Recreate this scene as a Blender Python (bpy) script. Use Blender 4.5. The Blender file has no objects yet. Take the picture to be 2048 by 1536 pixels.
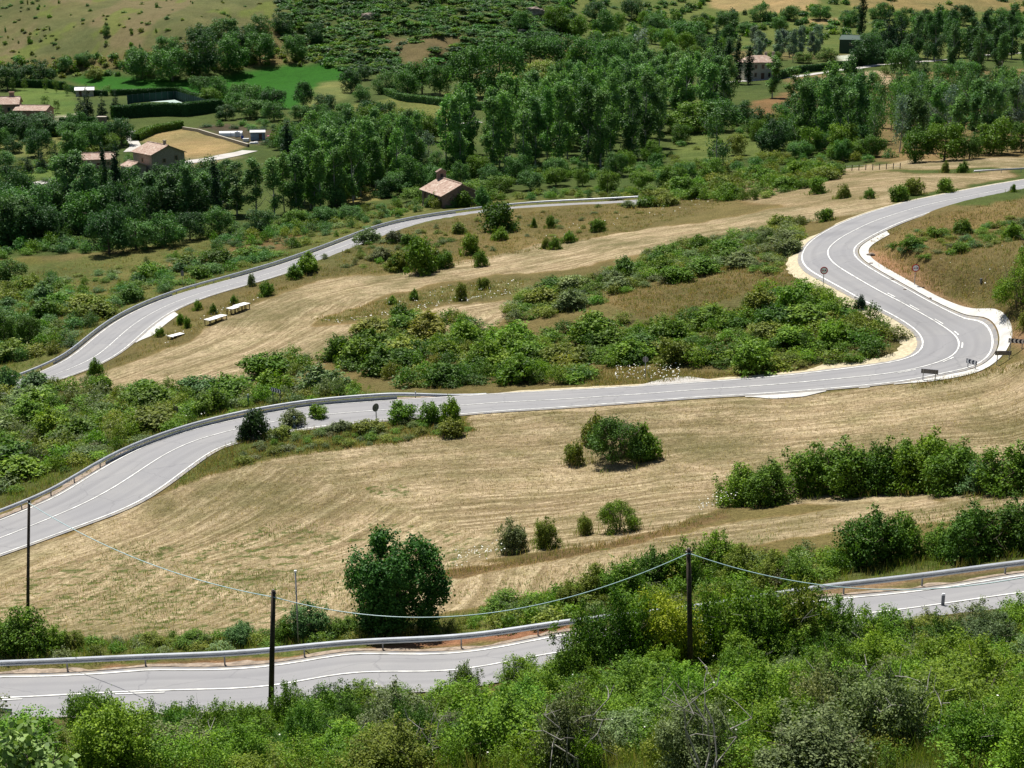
import bpy, math
import numpy as np
from mathutils import Vector
S = bpy.context.scene
COL = S.collection
PI = math.pi
# ------------------------------------------------------------------ camera model
FPX = 3000.0; W2, H2 = 1024.0, 768.0
SP, CP = math.sin(math.radians(15.8)), math.cos(math.radians(15.8))
CZ = 60.0
def Ff(y): return SP + (np.asarray(y, float)-H2)/FPX*CP
def pxD(x, y, D):
    v = (np.asarray(y, float)-H2)/FPX; z = D/(SP+v*CP)
    return z*(np.asarray(x, float)-W2)/FPX, z*(CP-v*SP)
def proj(X, Y, Z):
    z = Y*CP-(Z-CZ)*SP; yy = Y*SP+(Z-CZ)*CP
    return W2+FPX*X/z, H2-FPX*yy/z, z
# ------------------------------------------------------------------ terrain heights (drop below the camera at points of the valley)
CTRL = [
 (1024,2600,5),(0,2300,7),(2048,2300,6),(1024,1900,10.5),(0,1900,12),(2048,1900,9.5),
 (0,1560,21),(500,1560,20.5),(1000,1560,20),(1500,1550,18.5),(2048,1550,17),(0,1490,25.5),(1000,1460,26.5),(1600,1430,23.5),(2048,1400,21),
 (0,1437,34.2),(300,1420,34.0),(545,1415,33.6),(900,1380,32.5),(1300,1330,31),(1700,1275,30),(2048,1235,29),
 (-200,1345,35.6),(0,1345,35.2),(300,1338,34.8),(700,1308,33.9),(1130,1262,32.8),(1640,1192,31.3),(2048,1138,30.2),(2300,1100,29.5),
 (100,1290,36.3),(500,1262,36.2),(1000,1220,35.4),(1500,1140,34),(2048,1060,32.5),
 (0,1200,40.5),(300,1150,41.5),(700,1150,39.8),(1000,1120,38.2),(1300,1075,37.3),(1600,1055,36),(1900,1000,34.8),(2048,960,34),
 (300,1040,43.5),(700,980,42.4),(1100,980,41.3),(1500,920,39.8),(1900,840,37.5),(2100,860,36.5),
 (0,1080,44.8),(60,1060,44.6),(200,980,44),(300,930,43.6),(400,880,43.2),(500,850,42.8),(620,825,42.4),(800,815,42),(1000,806,41.5),(1200,797,41),(1400,782,40.4),(1600,768,39.6),(1800,748,38.2),(1900,735,37.4),(1990,700,36.6),(2060,735,35.2),
 (1850,685,37.3),(1925,690,36.9),(1930,640,36.4),(1800,600,35.9),(1700,545,35.4),(1655,510,35.2),(1680,478,35.2),(1725,448,35.3),(1826,415,35.6),(1929,393,35.9),(2048,372,36.2),(2200,350,36.5),
 (1950,500,34.2),(2048,560,32),(2048,470,33.6),(1850,480,35.0),(2200,600,29.5),(2200,480,32),
 (0,980,46),(0,880,48.6),(150,830,48.3),(300,800,47.6),(500,770,46.4),(750,765,44.2),(0,790,51),(1000,740,43.6),(1300,720,41.6),(1600,690,39),(1780,690,37.8),(1500,600,39.6),(1300,600,41.2),(1560,520,37.6),
 (300,740,48.6),(500,700,47.2),(700,640,46),(900,580,45),(1100,530,43.8),(1300,470,42.2),(1500,430,40),(1650,405,38.4),(1800,370,37.6),(1950,345,37.6),(2048,340,37.4),
 (-150,800,52.2),(0,785,51.8),(110,745,51),(192,716,50.4),(256,659,49.8),(342,608,49.4),(410,584,49.2),(492,562,49),(591,530,48.7),(681,496,48.3),(748,470,48),(885,437,47.4),(1032,418,46.6),(1193,410,45.6),(1320,402,44.6),
 (0,640,53),(150,600,52.6),(300,540,52.4),(550,470,51.6),(0,500,54),(200,480,53.6),(500,430,52.6),(800,380,50),(950,395,48.4),
 (-300,400,54),(100,390,53.5),(310,345,52.5),(600,370,51.8),(850,330,50),(1050,335,47.8),(1300,335,46),(1500,310,44.6),(1650,335,42.5),(1850,300,40.4),(2048,300,39.4),(2250,290,38.5),
 (50,240,52),(300,260,52.2),(480,280,51.6),(700,230,50.5),(900,245,49.2),(1100,230,47.6),(1300,230,46),(1500,220,45),(1700,210,44),(1900,215,42.6),(2048,220,41.5),
 (-300,200,51.5),(150,185,50.6),(330,205,50.4),(600,185,49),(900,175,48),(1100,170,46.8),(1300,160,46),(1520,158,44.4),(1720,115,43),(1900,130,42.5),(2048,120,42),
 (150,150,49),(400,155,48.2),(600,135,46),(740,145,46.5),(900,130,45),(1150,120,45),(1350,110,44),
 (-300,110,44),(0,120,44),(300,115,41.5),(450,110,41),(0,60,33),(200,60,31.5),(400,60,30.5),(620,90,38),(880,90,37),(1050,90,37.5),(0,0,20),(300,0,20),(600,0,19.5),(880,0,20),(1050,20,25),(1150,50,34.5),
 (1250,50,37),(1300,0,26),(1450,40,36.5),(1600,15,30),(1650,60,40.5),(1900,50,39),(2048,0,28),(2300,0,27),
 (-400,-120,-8),(200,-120,-9),(800,-120,-8),(1300,-100,2),(1700,-100,2),(2100,-100,2),(2500,-100,2),(200,-260,-42),(1000,-260,-42),(2000,-260,-42),(-800,0,20),(-800,-260,-42),(2800,-260,-42),(2800,20,30)]
_c = np.array(CTRL, float)
_cx, _cy = pxD(_c[:,0], _c[:,1], _c[:,2])
bad = _cy < 0
# points above the horizon line (negative drop): place by distance
for i in range(len(_c)):
    F = Ff(_c[i,1])
    if abs(F) < 0.02 or _c[i,2] <= 0 or _cy[i] <= 0:
        Yd = 980.0 if _c[i,1] > -200 else 1350.0
        if _c[i,0] > 1200: Yd += 300
        _cy[i] = Yd; _cx[i] = Yd*1.04*(_c[i,0]-W2)/FPX
        _c[i,2] = Yd*math.tan(math.asin(SP)-math.atan((H2-_c[i,1])/FPX)) if True else 0
        _c[i,2] -= 0.0
_ca = np.stack([_cx/_cy*2.0, np.log(_cy)], 1)
def _U(r2): return 0.5*r2*np.log(r2+1e-12)
_n = len(_ca)
_K = _U(((_ca[:,None,:]-_ca[None])**2).sum(2)) + np.eye(_n)*2e-4
_P = np.concatenate([np.ones((_n,1)), _ca], 1)
_A = np.block([[_K, _P],[_P.T, np.zeros((3,3))]])
_w = np.linalg.solve(_A, np.concatenate([_c[:,2], np.zeros(3)]))
BANKS = []
def H0(X, Y):
    X = np.asarray(X, float); Y = np.asarray(Y, float); sh = X.shape
    a = (X/Y*2.0).ravel(); b = np.log(Y).ravel(); out = np.empty(a.size)
    for i in range(0, a.size, 60000):
        s = slice(i, i+60000)
        r2 = (a[s,None]-_ca[None,:,0])**2+(b[s,None]-_ca[None,:,1])**2
        out[s] = _U(r2)@_w[:_n]+_w[_n]+_w[_n+1]*a[s]+_w[_n+2]*b[s]
    return (CZ-out).reshape(sh)
def H(X, Y):
    z = H0(X, Y)
    for f in BANKS: z = z+f(np.asarray(X, float), np.asarray(Y, float))
    return z
_T = np.geomspace(14, 1700, 420)
def at(x, y, Hf=None):
    """ground points seen at picture points (x, y): array (n,3)"""
    Hf = Hf or H
    x = np.atleast_1d(np.asarray(x, float)); y = np.atleast_1d(np.asarray(y, float))
    u = (x-W2)/FPX; v = (y-H2)/FPX
    dx, dy, dz = u, CP-v*SP, -(SP+v*CP)
    g = CZ+_T[None]*dz[:,None]-Hf(_T[None]*dx[:,None], _T[None]*dy[:,None])
    k = np.argmax(g < 0, 1); k = np.where((g < 0).any(1), np.maximum(k,1), len(_T)-1)
    r = np.arange(len(x)); lo, hi = _T[k-1].copy(), _T[k].copy()
    for _ in range(14):
        m = (lo+hi)/2; gm = CZ+m*dz-Hf(m*dx, m*dy)
        lo = np.where(gm >= 0, m, lo); hi = np.where(gm >= 0, hi, m)
    t = (lo+hi)/2
    return np.stack([t*dx, t*dy, CZ+t*dz], 1)
def at1(x, y): return at([x],[y])[0]
def gz(X, Y): return float(H(np.array([X]), np.array([Y]))[0])
def ppm(P): return FPX/proj(*P)[2]      # picture points (of 2048) per metre at a ground point
# ------------------------------------------------------------------ value noise in numpy
def _hash(ix, iy, s):
    h = (ix.astype(np.int64)*374761393+iy.astype(np.int64)*668265263+s*1442695041) & 0x7fffffff
    h = ((h ^ (h >> 13))*1274126177) & 0x7fffffff
    return ((h ^ (h >> 16)) & 0xffff)/65535.0
def vnoise(x, y, s=0):
    ix, iy = np.floor(x), np.floor(y); fx, fy = x-ix, y-iy
    fx = fx*fx*(3-2*fx); fy = fy*fy*(3-2*fy)
    a = _hash(ix,iy,s); b = _hash(ix+1,iy,s); c = _hash(ix,iy+1,s); d = _hash(ix+1,iy+1,s)
    return (a*(1-fx)+b*fx)*(1-fy)+(c*(1-fx)+d*fx)*fy
def fbm(x, y, s=0, o=3):
    r = 0; am = 0.5; 
    for i in range(o): r = r+am*vnoise(x*2**i, y*2**i, s+i*17); am *= 0.5
    return r/(1-0.5**o)
def sstep(a, b, x):
    t = np.clip((x-a)/(b-a), 0, 1); return t*t*(3-2*t)
def inpoly(x, y, poly):
    p = np.asarray(poly, float); r = np.zeros(np.shape(x), bool); j = len(p)-1
    for i in range(len(p)):
        c = ((p[i,1] > y) != (p[j,1] > y))
        with np.errstate(divide='ignore', invalid='ignore'):
            xi = (p[j,0]-p[i,0])*(y-p[i,1])/(p[j,1]-p[i,1]+1e-12)+p[i,0]
        r ^= c & (x < xi); j = i
    return r
# ------------------------------------------------------------------ curves
def spline(pts, n_per=10):
    p = np.asarray(pts, float); p = np.vstack([2*p[0]-p[1], p, 2*p[-1]-p[-2]]); out = []
    for i in range(1, len(p)-2):
        t = np.linspace(0, 1, n_per, endpoint=False)[:,None]; a,b,c,d = p[i-1],p[i],p[i+1],p[i+2]
        out.append(0.5*((2*b)+(c-a)*t+(2*a-5*b+4*c-d)*t*t+(-a+3*b-3*c+d)*t**3))
    return np.vstack(out+[p[-2:-1]])
def resample(p, step):
    d = np.r_[0, np.cumsum(np.linalg.norm(np.diff(p[:,:2], axis=0), axis=1))]
    n = max(2, int(d[-1]/step)+1); s = np.linspace(0, d[-1], n)
    return np.stack([np.interp(s, d, p[:,k]) for k in range(p.shape[1])], 1)
def smooth(p, k=5, it=2):
    p = p.copy()
    for _ in range(it):
        q = np.pad(p, ((k,k),(0,0)), mode='reflect', reflect_type='odd')
        c = np.cumsum(np.vstack([np.zeros((1,p.shape[1])), q]), 0)
        p = (c[2*k+1:]-c[:-2*k-1])/(2*k+1)
    return p
def normals2(p):
    t = np.gradient(p[:,:2], axis=0); t /= np.linalg.norm(t, axis=1)[:,None]+1e-9
    return np.stack([-t[:,1], t[:,0]], 1)     # left of travel
def nearest(X, Y, line):
    """distance, signed side (+ left), arc length of nearest point on a polyline"""
    sh = np.shape(X); x = np.ravel(X); y = np.ravel(Y)
    best = np.full(x.size, 1e18); sd = np.ones(x.size); al = np.zeros(x.size); s0 = 0.0
    for i in range(len(line)-1):
        a = line[i,:2]; d = line[i+1,:2]-a; L = math.hypot(*d)
        if L < 1e-9: continue
        t = np.clip(((x-a[0])*d[0]+(y-a[1])*d[1])/(L*L), 0, 1)
        ex, ey = x-a[0]-t*d[0], y-a[1]-t*d[1]; q = ex*ex+ey*ey; m = q < best
        best = np.where(m, q, best); al = np.where(m, s0+t*L, al)
        sd = np.where(m, np.where(d[0]*ey-d[1]*ex >= 0, 1.0, -1.0), sd); s0 += L
    return np.sqrt(best).reshape(sh), sd.reshape(sh), al.reshape(sh)
# ------------------------------------------------------------------ mesh helpers
def mk_mesh(name, verts, faces, mats=(), midx=None, lv=None, smooth_=False, extra=None):
    """faces: list of int arrays (n,3) or (n,4); midx: list of material indices per array"""
    me = bpy.data.meshes.new(name); v = np.asarray(verts, np.float32)
    faces = [np.asarray(f, np.int32) for f in faces if len(f)]
    me.vertices.add(len(v)); me.vertices.foreach_set('co', v.ravel())
    idx = np.concatenate([f.ravel() for f in faces]); cnt = np.concatenate([np.full(len(f), f.shape[1], np.int32) for f in faces])
    me.loops.add(len(idx)); me.loops.foreach_set('vertex_index', idx)
    me.polygons.add(len(cnt)); st = np.r_[0, np.cumsum(cnt)[:-1]].astype(np.int32)
    me.polygons.foreach_set('loop_start', st)
    for m in mats: me.materials.append(m)
    if midx is not None:
        mi = np.concatenate([np.full(len(f), k, np.int32) if np.isscalar(k) else np.asarray(k, np.int32) for f, k in zip(faces, midx)])
        me.polygons.foreach_set('material_index', mi)
    me.polygons.foreach_set('use_smooth', np.full(len(cnt), smooth_, bool))
    if lv is not None:
        a = me.attributes.new('lv', 'FLOAT', 'POINT'); a.data.foreach_set('value', np.asarray(lv, np.float32))
    for k, arr in (extra or {}).items():
        a = me.attributes.new(k, 'FLOAT_COLOR', 'POINT'); a.data.foreach_set('color', np.asarray(arr, np.float32).ravel())
    me.update(calc_edges=True); me.validate()
    return me
class MB:
    """collects simple solids into one mesh"""
    def __init__(s): s.v = []; s.f3 = []; s.f4 = []; s.n = 0; s.m3 = []; s.m4 = []
    def add(s, v, f4=(), f3=(), m=0):
        v = np.asarray(v, float).reshape(-1,3); 
        if len(f4): s.f4.append(np.asarray(f4)+s.n); s.m4 += [m]*len(f4)
        if len(f3): s.f3.append(np.asarray(f3)+s.n); s.m3 += [m]*len(f3)
        s.v.append(v); s.n += len(v); return s
    def box(s, c, d, rz=0.0, m=0, taper=1.0):
        x,y,z = np.array(d)/2; t = taper
        q = np.array([[-x,-y,-z],[x,-y,-z],[x,y,-z],[-x,y,-z],[-x*t,-y*t,z],[x*t,-y*t,z],[x*t,y*t,z],[-x*t,y*t,z]])
        c0,s0 = math.cos(rz), math.sin(rz); q = np.stack([q[:,0]*c0-q[:,1]*s0, q[:,0]*s0+q[:,1]*c0, q[:,2]],1)+np.array(c)
        return s.add(q, [[0,3,2,1],[4,5,6,7],[0,1,5,4],[1,2,6,5],[2,3,7,6],[3,0,4,7]], m=m)
    def tube(s, path, r, sides=6, m=0, cap=True):
        p = np.asarray(path, float); r = np.broadcast_to(np.asarray(r, float), (len(p),))
        t = np.gradient(p, axis=0); t /= np.linalg.norm(t, axis=1)[:,None]+1e-9
        ref = np.where(np.abs(t[:,2:3]) > 0.9, np.array([[1.,0,0]]), np.array([[0,0,1.]]))
        a = np.cross(t, ref); a /= np.linalg.norm(a, axis=1)[:,None]; b = np.cross(t, a)
        th = np.arange(sides)*2*PI/sides
        ring = p[:,None]+r[:,None,None]*(np.cos(th)[None,:,None]*a[:,None]+np.sin(th)[None,:,None]*b[:,None])
        n = len(p); f = []
        i = np.arange(n-1)[:,None]*sides; j = np.arange(sides)[None]; j2 = (j+1)%sides
        f = np.stack([i+j, i+j2, i+sides+j2, i+sides+j], 2).reshape(-1,4)
        v = ring.reshape(-1,3); f3 = []
        if cap:
            v = np.vstack([v, p[:1], p[-1:]]); k = n*sides
            f3 = [[k, (q+1)%sides, q] for q in range(sides)]+[[k+1, (n-1)*sides+q, (n-1)*sides+(q+1)%sides] for q in range(sides)]
        return s.add(v, f, f3, m)
    def disc(s, c, r, nrm, thick, sides=24, m=0):
        n = np.array(nrm, float); n /= np.linalg.norm(n)
        return s.tube([np.array(c)-n*thick/2, np.array(c)+n*thick/2], r, sides, m)
    def sweep(s, pts, prof, m=0, closed=True):
        """pts (n,3); prof list of (side, up) ; side along left normal"""
        p = np.asarray(pts, float); nn = normals2(p); pr = np.asarray(prof, float)
        v = np.empty((len(p), len(pr), 3))
        v[:,:,0] = p[:,0,None]+nn[:,0,None]*pr[None,:,0]; v[:,:,1] = p[:,1,None]+nn[:,1,None]*pr[None,:,0]; v[:,:,2] = p[:,2,None]+pr[None,:,1]
        k = len(pr); i = np.arange(len(p)-1)[:,None]*k; j = np.arange(k if closed else k-1)[None]; j2 = (j+1)%k
        f = np.stack([i+j, i+j2, i+k+j2, i+k+j], 2).reshape(-1,4)
        return s.add(v.reshape(-1,3), f, (), m)
    def mesh(s, name, mats, sm=False):
        fs, ms = [], []
        if s.f4: fs.append(np.vstack(s.f4)); ms.append(np.array(s.m4))
        if s.f3: fs.append(np.vstack(s.f3)); ms.append(np.array(s.m3))
        return mk_mesh(name, np.vstack(s.v), fs, mats if isinstance(mats,(list,tuple)) else [mats], ms, smooth_=sm)
    def obj(s, name, mats, parent=None, sm=False): return link(name, s.mesh(name, mats, sm), parent)
def link(name, data, parent=None, loc=None):
    o = bpy.data.objects.new(name, data); COL.objects.link(o)
    if parent is not None: o.parent = parent
    if loc is not None: o.location = loc
    return o
def tag(o, label=None, cat=None, group=None, kind=None):
    if label: o['label'] = label
    if cat: o['category'] = cat
    if group: o['group'] = group
    if kind: o['kind'] = kind
    return o
def empty(name, loc, rz=0.0):
    o = link(name, None, loc=loc); o.rotation_euler = (0,0,rz); o.empty_display_size = 0.3; return o
# ------------------------------------------------------------------ materials
def new_mat(name):
    m = bpy.data.materials.new(name); m.use_nodes = True; nt = m.node_tree
    return m, nt, nt.nodes['Principled BSDF']
def nd(nt, t, **kw):
    n = nt.nodes.new(t)
    for k, v in kw.items():
        if k in ('operation','blend_type','data_type','noise_dimensions','attribute_name','feature','distance'): setattr(n, k, v)
        else: n.inputs[k].default_value = v
    return n
def mixc(nt, fac, a, b, mode='MIX'):
    n = nt.nodes.new('ShaderNodeMix'); n.data_type = 'RGBA'; n.blend_type = mode
    for s, v in ((0,fac),(6,a),(7,b)):
        if isinstance(v, bpy.types.NodeSocket): nt.links.new(v, n.inputs[s])
        elif s == 0: n.inputs[0].default_value = v
        else: n.inputs[s].default_value = (*v, 1)
    return n.outputs[2]
def noise(nt, vec, scale, detail=4, rough=0.6):
    n = nd(nt, 'ShaderNodeTexNoise', Scale=scale, Detail=detail, Roughness=rough)
    if vec is not None: nt.links.new(vec, n.inputs['Vector'])
    return n.outputs['Fac']
def ramp(nt, fac, lo, hi, a=0.0, b=1.0):
    n = nd(nt, 'ShaderNodeMapRange'); n.clamp = True
    nt.links.new(fac, n.inputs['Value'])
    for k, v in (('From Min',lo),('From Max',hi),('To Min',a),('To Max',b)): n.inputs[k].default_value = v
    return n.outputs[0]
def mathn(nt, op, a, b=None):
    n = nt.nodes.new('ShaderNodeMath'); n.operation = op
    for i, v in enumerate((a,b)):
        if v is None: continue
        if isinstance(v, bpy.types.NodeSocket): nt.links.new(v, n.inputs[i])
        else: n.inputs[i].default_value = v
    return n.outputs[0]
def posn(nt): return nt.nodes.new('ShaderNodeNewGeometry').outputs['Position']
def objc(nt): return nt.nodes.new('ShaderNodeTexCoord').outputs['Object']
def bump(nt, h, strength, dist, bsdf):
    b = nd(nt, 'ShaderNodeBump', Strength=strength, Distance=dist); nt.links.new(h, b.inputs['Height']); nt.links.new(b.outputs[0], bsdf.inputs['Normal'])
def plain(name, col, rough=0.7, var=0.25, scale=3.0, metal=0.0, spec=0.3, col2=None, bmp=0.0, obj=True):
    m, nt, b = new_mat(name); v = objc(nt) if obj else posn(nt)
    f = noise(nt, v, scale, 5, 0.65)
    c2 = col2 or tuple(c*(1-var) for c in col); c1 = tuple(min(1,c*(1+var*0.6)) for c in col) if col2 is None else col
    c = mixc(nt, ramp(nt, f, 0.35, 0.65), c1, c2)
    nt.links.new(c, b.inputs['Base Color']); b.inputs['Roughness'].default_value = rough
    b.inputs['Metallic'].default_value = metal; b.inputs['Specular IOR Level'].default_value = spec
    if bmp: bump(nt, noise(nt, v, scale*4, 4), bmp, 0.02, b)
    return m
def leaf_mat(name, tint=(1,1,1), transl=0.22, rough=0.55):
    """leaf colour = the object's own colour x a per-leaf variation"""
    m, nt, b = new_mat(name)
    oi = nt.nodes.new('ShaderNodeObjectInfo'); at_ = nd(nt, 'ShaderNodeAttribute'); at_.attribute_name = 'lv'
    base = mixc(nt, 1.0, oi.outputs['Color'], tint, 'MULTIPLY')
    hs = nd(nt, 'ShaderNodeHueSaturation'); nt.links.new(base, hs.inputs['Color'])
    nt.links.new(ramp(nt, at_.outputs['Fac'], 0, 1, 0.478, 0.513), hs.inputs['Hue'])
    nt.links.new(ramp(nt, at_.outputs['Fac'], 0, 1, 1.65, 0.48), hs.inputs['Value'])
    c = hs.outputs[0]
    nt.links.new(c, b.inputs['Base Color']); b.inputs['Roughness'].default_value = rough; b.inputs['Specular IOR Level'].default_value = 0.12
    tr = nt.nodes.new('ShaderNodeBsdfTranslucent'); mx = nt.nodes.new('ShaderNodeMixShader'); mx.inputs[0].default_value = transl
    g = mixc(nt, 1.0, c, (1.3,1.45,0.55), 'MULTIPLY'); nt.links.new(g, tr.inputs['Color'])
    nt.links.new(b.outputs[0], mx.inputs[1]); nt.links.new(tr.outputs[0], mx.inputs[2])
    nt.links.new(mx.outputs[0], nt.nodes['Material Output'].inputs['Surface'])
    return m
MAT = {}
MAT['leaf'] = leaf_mat('leaf')
MAT['bark'] = plain('bark', (0.13,0.105,0.08), 0.9, 0.4, 4)
MAT['palebark'] = plain('pale_bark', (0.34,0.32,0.29), 0.9, 0.35, 6)
MAT['pole'] = plain('pole_wood', (0.055,0.042,0.032), 0.85, 0.5, 5)
MAT['steel'] = plain('galvanised_steel', (0.50,0.53,0.57), 0.42, 0.15, 1.2, metal=0.3, spec=0.5, obj=False)
MAT['post'] = plain('post_steel', (0.32,0.33,0.35), 0.5, 0.2, 5, metal=0.4)
MAT['line'] = plain('road_paint', (0.66,0.66,0.63), 0.6, 0.38, 1.6, obj=False)
MAT['concrete'] = plain('concrete', (0.50,0.49,0.46), 0.85, 0.2, 0.8, obj=False)
MAT['lane'] = plain('lane_surface', (0.42,0.40,0.37), 0.9, 0.15, 0.3, obj=False)
MAT['gravel'] = plain('gravel_shoulder', (0.46,0.40,0.27), 0.95, 0.3, 2.5, obj=False, bmp=0.5)
MAT['grit'] = plain('roadside_grit', (0.27,0.215,0.165), 0.95, 0.45, 3.0, obj=False, bmp=0.6)
MAT['wire'] = plain('cable_sheath', (0.40,0.56,0.58), 0.35, 0.1, 3, spec=0.6)
MAT['white'] = plain('white_sheet', (0.78,0.78,0.77), 0.5, 0.06, 2)
MAT['signwhite'] = plain('sign_white', (0.82,0.83,0.85), 0.4, 0.05, 5)
MAT['signred'] = plain('sign_red', (0.55,0.02,0.03), 0.4, 0.1, 5)
MAT['signblue'] = plain('sign_dark_blue', (0.012,0.018,0.05), 0.4, 0.1, 5)
MAT['signback'] = plain('sign_back', (0.20,0.195,0.20), 0.55, 0.15, 4, metal=0.0)
MAT['black'] = plain('black_paint', (0.02,0.02,0.022), 0.5, 0.2, 5)
MAT['teal'] = plain('teal_marker', (0.06,0.2,0.19), 0.5, 0.2, 5)
MAT['grey'] = plain('grey_marker', (0.17,0.18,0.2), 0.6, 0.2, 5)
MAT['rock'] = plain('rock', (0.26,0.21,0.17), 0.95, 0.4, 0.5, bmp=0.6)
MAT['flower'] = plain('white_petals', (0.75,0.75,0.68), 0.7, 0.1, 2, obj=False)
MAT['grass'] = leaf_mat('grass_blades', transl=0.3, rough=0.6)
def wall_mat(name, col, sc=1.4): return plain(name, col, 0.9, 0.22, sc, bmp=0.4)
MAT['pink'] = wall_mat('pink_render', (0.36,0.235,0.17)); MAT['stone'] = wall_mat('stone_wall', (0.33,0.28,0.225), 2.5); MAT['palestone'] = wall_mat('pale_stone_wall', (0.40,0.36,0.29), 2.0)
MAT['darkstone'] = wall_mat('brown_stone_wall', (0.24,0.17,0.14), 2.5)
MAT['green_sheet'] = plain('green_metal_sheet', (0.022,0.055,0.035), 0.5, 0.2, 0.4); MAT['grey_sheet'] = plain('grey_metal_sheet', (0.10,0.11,0.12), 0.5, 0.2, 0.4)
MAT['roofgrey'] = plain('pale_sheet_roof', (0.42,0.44,0.42), 0.5, 0.1, 1); MAT['glass'] = plain('window_pane', (0.03,0.035,0.045), 0.12, 0.2, 3, spec=0.6)
MAT['frame'] = plain('window_frame', (0.30,0.2,0.14), 0.6, 0.1, 3); MAT['door'] = plain('door_wood', (0.11,0.055,0.035), 0.6, 0.3, 3)
MAT['court'] = plain('court_surface', (0.33,0.42,0.38), 0.9, 0.1, 0.2); MAT['net'] = plain('green_windbreak', (0.012,0.05,0.035), 0.8, 0.2, 1)
MAT['plasticwhite'] = plain('white_plastic', (0.7,0.72,0.72), 0.4, 0.1, 2); MAT['plasticblue'] = plain('blue_plastic', (0.03,0.08,0.4), 0.4, 0.1, 2)
MAT['bluegrey'] = plain('bluegrey_sheet', (0.18,0.25,0.32), 0.5, 0.3, 2); MAT['pinktarp'] = plain('pink_tarp', (0.6,0.14,0.26), 0.6, 0.2, 2)
def tile_mat():
    m, nt, b = new_mat('clay_tiles'); v = objc(nt)
    vo = nd(nt, 'ShaderNodeTexVoronoi', Scale=2.6); nt.links.new(v, vo.inputs['Vector'])
    sep = nt.nodes.new('ShaderNodeSeparateColor'); nt.links.new(vo.outputs['Color'], sep.inputs[0])
    c = mixc(nt, ramp(nt, sep.outputs[0], 0.0, 1.0), (0.27,0.165,0.12), (0.42,0.315,0.25))
    c = mixc(nt, ramp(nt, noise(nt, v, 0.9, 5), 0.54, 0.68), c, (0.50,0.43,0.35))
    c = mixc(nt, ramp(nt, noise(nt, v, 2.2, 5), 0.58, 0.72), c, (0.17,0.12,0.10))
    nt.links.new(c, b.inputs['Base Color']); b.inputs['Roughness'].default_value = 0.9
    bump(nt, vo.outputs['Distance'], 0.7, 0.12, b); return m
MAT['tile'] = tile_mat()
def asphalt_mat():
    m, nt, b = new_mat('asphalt'); p = posn(nt)
    a = nd(nt, 'ShaderNodeAttribute'); a.attribute_name = 'lane'          # r: across (0..1), g: along, b: patch
    sep = nt.nodes.new('ShaderNodeSeparateColor'); nt.links.new(a.outputs['Color'], sep.inputs[0])
    cv = nt.nodes.new('ShaderNodeCombineXYZ'); nt.links.new(mathn(nt,'MULTIPLY',sep.outputs[0],9.0), cv.inputs[0]); nt.links.new(mathn(nt,'MULTIPLY',sep.outputs[1],0.045), cv.inputs[1])
    st = noise(nt, cv.outputs[0], 1.0, 5, 0.6)
    c = mixc(nt, ramp(nt, st, 0.3, 0.7), (0.256,0.254,0.256), (0.206,0.205,0.209))
    c = mixc(nt, ramp(nt, noise(nt, p, 0.25, 4), 0.45, 0.7, 0, 0.45), c, (0.30,0.292,0.282))
    c = mixc(nt, ramp(nt, noise(nt, p, 14, 3), 0.3, 0.75, 0, 0.5), c, (0.19,0.19,0.2))
    # wheel tracks polished darker along each lane
    w = mathn(nt, 'COSINE', mathn(nt, 'MULTIPLY', sep.outputs[0], 8*PI)); c = mixc(nt, ramp(nt, w, 0.2, 1.0, 0.0, 0.4), c, (0.18,0.178,0.185))
    ck = nd(nt, 'ShaderNodeTexVoronoi', Scale=0.16); ck.feature = 'DISTANCE_TO_EDGE'; wp = nt.nodes.new('ShaderNodeVectorMath'); wp.operation = 'ADD'; nz = nd(nt, 'ShaderNodeTexNoise', Scale=0.9, Detail=4.0); nt.links.new(p, nz.inputs['Vector']); nt.links.new(p, wp.inputs[0]); nt.links.new(nz.outputs['Color'], wp.inputs[1]); nt.links.new(wp.outputs[0], ck.inputs['Vector'])
    c = mixc(nt, ramp(nt, ck.outputs['Distance'], 0.0, 0.012, 0.35, 0.0), c, (0.10,0.10,0.11))
    c = mixc(nt, ramp(nt, noise(nt, p, 0.11, 3), 0.52, 0.58, 0, 0.22), c, (0.20,0.20,0.215))
    e = mathn(nt, 'ABSOLUTE', mathn(nt, 'SUBTRACT', sep.outputs[0], 0.5)); ed = mathn(nt, 'MULTIPLY', ramp(nt, e, 0.42, 0.5), ramp(nt, noise(nt, p, 1.3, 5), 0.4, 0.62, 0, 0.8)); c = mixc(nt, ed, c, (0.33,0.29,0.22))
    c = mixc(nt, sep.outputs[2], c, (0.14,0.14,0.15))
    nt.links.new(c, b.inputs['Base Color']); b.inputs['Roughness'].default_value = 0.85; b.inputs['Specular IOR Level'].default_value = 0.25
    bump(nt, noise(nt, p, 40, 2), 0.25, 0.01, b); return m
MAT['asphalt'] = asphalt_mat()
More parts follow.
